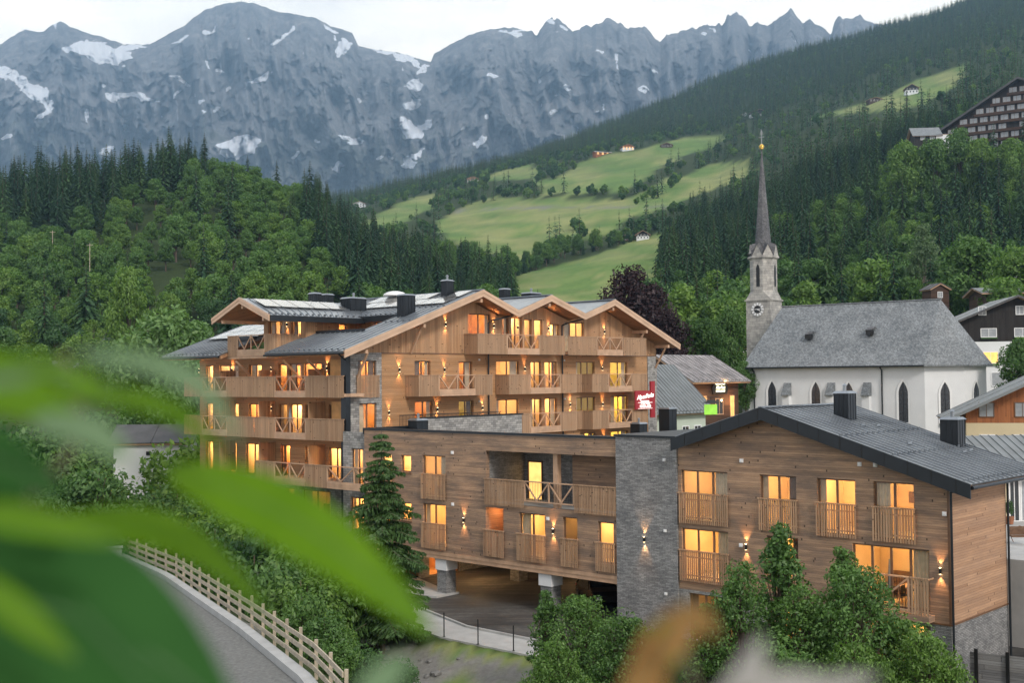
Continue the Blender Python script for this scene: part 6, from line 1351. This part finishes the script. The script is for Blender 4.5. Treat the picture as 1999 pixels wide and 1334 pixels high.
# leaf colours
LM={'b':leafmat('fresh_leaf',(.09,.215,.006),(.18,.34,.02),.62),'d':leafmat('deep_leaf',(.014,.062,.012),(.035,.12,.024),.35),'p':leafmat('pale_leaf',(.12,.20,.10),(.20,.30,.17),.35),'y':leafmat('yellow_leaf',(.22,.24,.01),(.30,.30,.02)),'o':leafmat('withered_leaf',(.24,.12,.035),(.36,.20,.07),.4),'g':leafmat('silvery_leaf',(.30,.29,.28),(.40,.38,.36),.3)}
def leaf(parent,p0,p1,wpx,Y,mk,bend=(0,0),tilt=0.,Y1=None,name='leaf'):
    Y*=1.5
    A=W(*p0,Y);B=W(*p1,Y1 or Y); mid=(A+B)/2; ax=B-A; n=14; view=Vector((mid.x,mid.y,mid.z-CZ)).normalized(); side=ax.cross(view).normalized(); nr=side.cross(ax).normalized(); wd=wpx/2300*Y/2
    off=Vector((bend[0]/2300*Y,0,-bend[1]/2300*Y)); mb=MB(); rows=[]
    for i in range(n+1):
        t=i/n; c=A+ax*t+off*math.sin(PI*t); w=wd*(math.sin(PI*min(1,t**.8*.97+.03))**.75)+.0004
        cs=side*math.cos(tilt)+nr*math.sin(tilt); row=[]
        for j in range(-3,4):
            s=j/3; row.append(c+cs*w*s+nr*(abs(s)*w*.22+.02*wd*math.sin(9*t+2*s))*1.0)
        rows.append(row)
    for r1,r2 in zip(rows,rows[1:]):
        for j in range(6): mb.quad(r1[j],r1[j+1],r2[j+1],r2[j])
    o=mb.build(name,LM[mk],None,True); rb=MB(); k_=0
    for r1,r2 in zip(rows,rows[1:]): rb.bar(r1[3]-nr*.0006,r2[3]-nr*.0006,wd*.05+.0003,.0006)
    v_=rb.build('leaf_midrib',LM['p'],o); o.parent=parent; o.matrix_parent_inverse=parent.matrix_world.inverted() if False else Matrix.Translation(-parent.location); return o
tw=empty('leafy_twig',W(-80,1300,.5),0,'blurred bright green leaves hanging close before the lens at left','foliage')
for a in [((330,915),(850,1245),125,.50,'b',(15,-45)),((70,1030),(530,1205),70,.54,'b',(30,-75)),((-420,1230),(490,1450),340,.46,'d',(70,-150)),((-330,1260),(200,1560),260,.48,'d',(0,-60)),((-180,740),(230,770),60,.40,'b',(40,-30)),((-150,760),(160,740),36,.40,'p',(40,-20)),((150,690),(470,880),42,.46,'p',(60,-45)),((120,770),(440,900),40,.48,'b',(40,-40)),((-140,830),(120,960),110,.44,'d',(0,0)),((-100,960),(130,1060),90,.46,'d',(0,0)),((-120,760),(180,830),80,.46,'b',(0,-20)),((700,1370),(800,1280),60,.45,'p',(0,0)),((60,820),(260,910),60,.44,'p',(20,-20)),((-80,1000),(230,1060),60,.43,'b',(0,-10)),((-60,1120),(150,1290),60,.42,'b',(0,0)),((150,1190),(350,1400),80,.37,'d',(0,0)),((-60,690),(120,740),40,.5,'b',(0,0))]:
    leaf(tw,*a)
mb=MB(); pts=[W(u,v,.78)-Vector(tw.location) for u,v in [(-200,1400),(-60,1150),(40,1000),(140,880),(160,760),(120,690)]]; mb.path(pts,.0022,8); mb.build('stem',M['bark'],tw)
t2=empty('withered_twig',W(1400,1400,.5),0,'blurred brown and silvery withered leaves close before the lens at bottom right','foliage')
for a in [((1250,1400),(1335,1180),70,.46,'o',(-15,-15)),((1300,1290),(1345,1175),44,.44,'o',(10,0)),((1215,1440),(1300,1270),70,.45,'o',(0,0)),((1345,1180),(1395,1250),34,.45,'o',(8,0)),((1350,1460),(1490,1240),66,.42,'g',(25,0)),((1285,1215),(1330,1300),34,.46,'y',(0,0)),((1380,1380),(1640,1330),62,.42,'g',(0,-10)),((1440,1420),(1470,1270),60,.44,'g',(0,0)),((1540,1370),(1720,1325),40,.44,'g',(0,-8)),((1255,1300),(1215,1370),34,.43,'o',(0,0))]:
    leaf(t2,*a)
mb=MB(); mb.path([W(u,v,.75)-Vector(t2.location) for u,v in [(1400,1500),(1370,1380),(1330,1250)]],.0015,8); mb.build('stem',M['bark'],t2)
# ================================================================== HAZE
def haze(dens):
    mb=MB(); mb.box(-4300,4300,-60,6400,-60,2100); o=mb.build('haze',None); o.data.materials.clear()
    m,nt,out=newmat('mountain_haze'); v=nt.nodes.new('ShaderNodeVolumePrincipled'); v.inputs['Color'].default_value=(.40,.66,1.0,1); v.inputs['Density'].default_value=dens; v.inputs['Anisotropy'].default_value=.55; nt.links.new(v.outputs[0],out.inputs[1]); o.data.materials.append(m); tag(o,kind='stuff'); o.display_type='WIRE'; tag(o,'thin bluish evening haze filling the valley','haze')
haze(1.5e-4)
# ================================================================== SKY, SUN, CAMERA
world=bpy.data.worlds.new('World'); SC.world=world; world.use_nodes=True; nt=world.node_tree; nt.nodes.clear(); g=N(nt)
SE,SAZ=R(14),R(150)     # sun azimuth measured clockwise from +Y
sk=g.n('TexSky',sky_type='NISHITA',sun_disc=False); sk.sun_elevation=SE; sk.sun_rotation=SAZ; sk.altitude=800; sk.air_density=1.0; sk.dust_density=1.5; sk.ozone_density=1.5
tc=g.n('TexCoord').outputs['Generated']; mp=g.n('Mapping'); mp.inputs['Scale'].default_value=(1,1,2.6); mp.inputs['Rotation'].default_value=(0,.3,.4); g.l(tc,mp.inputs[0])
n1=g.noise(mp.outputs[0],1.9,7,.6); n2=g.noise(mp.outputs[0],4.0,6,.6)
cl=g.ramp(n2,[(.32,(6.8,6.7,7.2)),(.5,(9.0,8.8,8.7)),(.66,(11.0,10.7,10.0))]); mk=g.ramp(n1,[(.25,(.75,)*3),(.6,(1,)*3)])
sx=g.n('SeparateXYZ'); g.l(tc,sx.inputs[0]); gf=g.ramp(sx.outputs[1],[(.0,(.72,)*3),(.45,(1.,)*3),(1.,(1.56,1.46,1.24))]); gf.node.color_ramp.interpolation='EASE'
col=g.mix(1,g.mix(mk,sk.outputs[0],cl),gf,'MULTIPLY'); bg=g.n('Background'); g.l(col,bg.inputs[0]); bg.inputs[1].default_value=.10; ow=g.n('OutputWorld'); g.l(bg.outputs[0],ow.inputs[0])
sun=bpy.data.lights.new('sun','SUN'); sun.energy=1.25; sun.angle=R(11); sun.color=(1,.93,.85); so=bpy.data.objects.new('sun',sun); COL.objects.link(so)
sd=Vector((math.sin(SAZ)*math.cos(R(35)),math.cos(SAZ)*math.cos(R(35)),math.sin(R(35)))); so.rotation_euler=sd.to_track_quat('Z','Y').to_euler(); so.location=(0,0,60)
cam=bpy.data.cameras.new('camera'); co_=bpy.data.objects.new('camera',cam); COL.objects.link(co_); SC.camera=co_
cam.sensor_width=36; cam.lens=F/1999*36; cam.clip_end=30000; cam.clip_start=.05
mw=Matrix(((rt[0],up[0],-fw[0],0),(rt[1],up[1],-fw[1],0),(rt[2],up[2],-fw[2],CZ),(0,0,0,1))); co_.matrix_world=mw
cam.dof.use_dof=True; cam.dof.focus_distance=75; cam.dof.aperture_fstop=2.6
SC.view_settings.view_transform='Standard'; SC.view_settings.look='None'; SC.view_settings.exposure=.75; SC.view_settings.gamma=1
try: SC.cycles.use_denoising=True; SC.cycles.max_bounces=7; SC.cycles.transparent_max_bounces=10; SC.cycles.volume_bounces=0; SC.cycles.sample_clamp_indirect=6; SC.cycles.sample_clamp_direct=0
except Exception: pass
print('objects',len(bpy.data.objects))
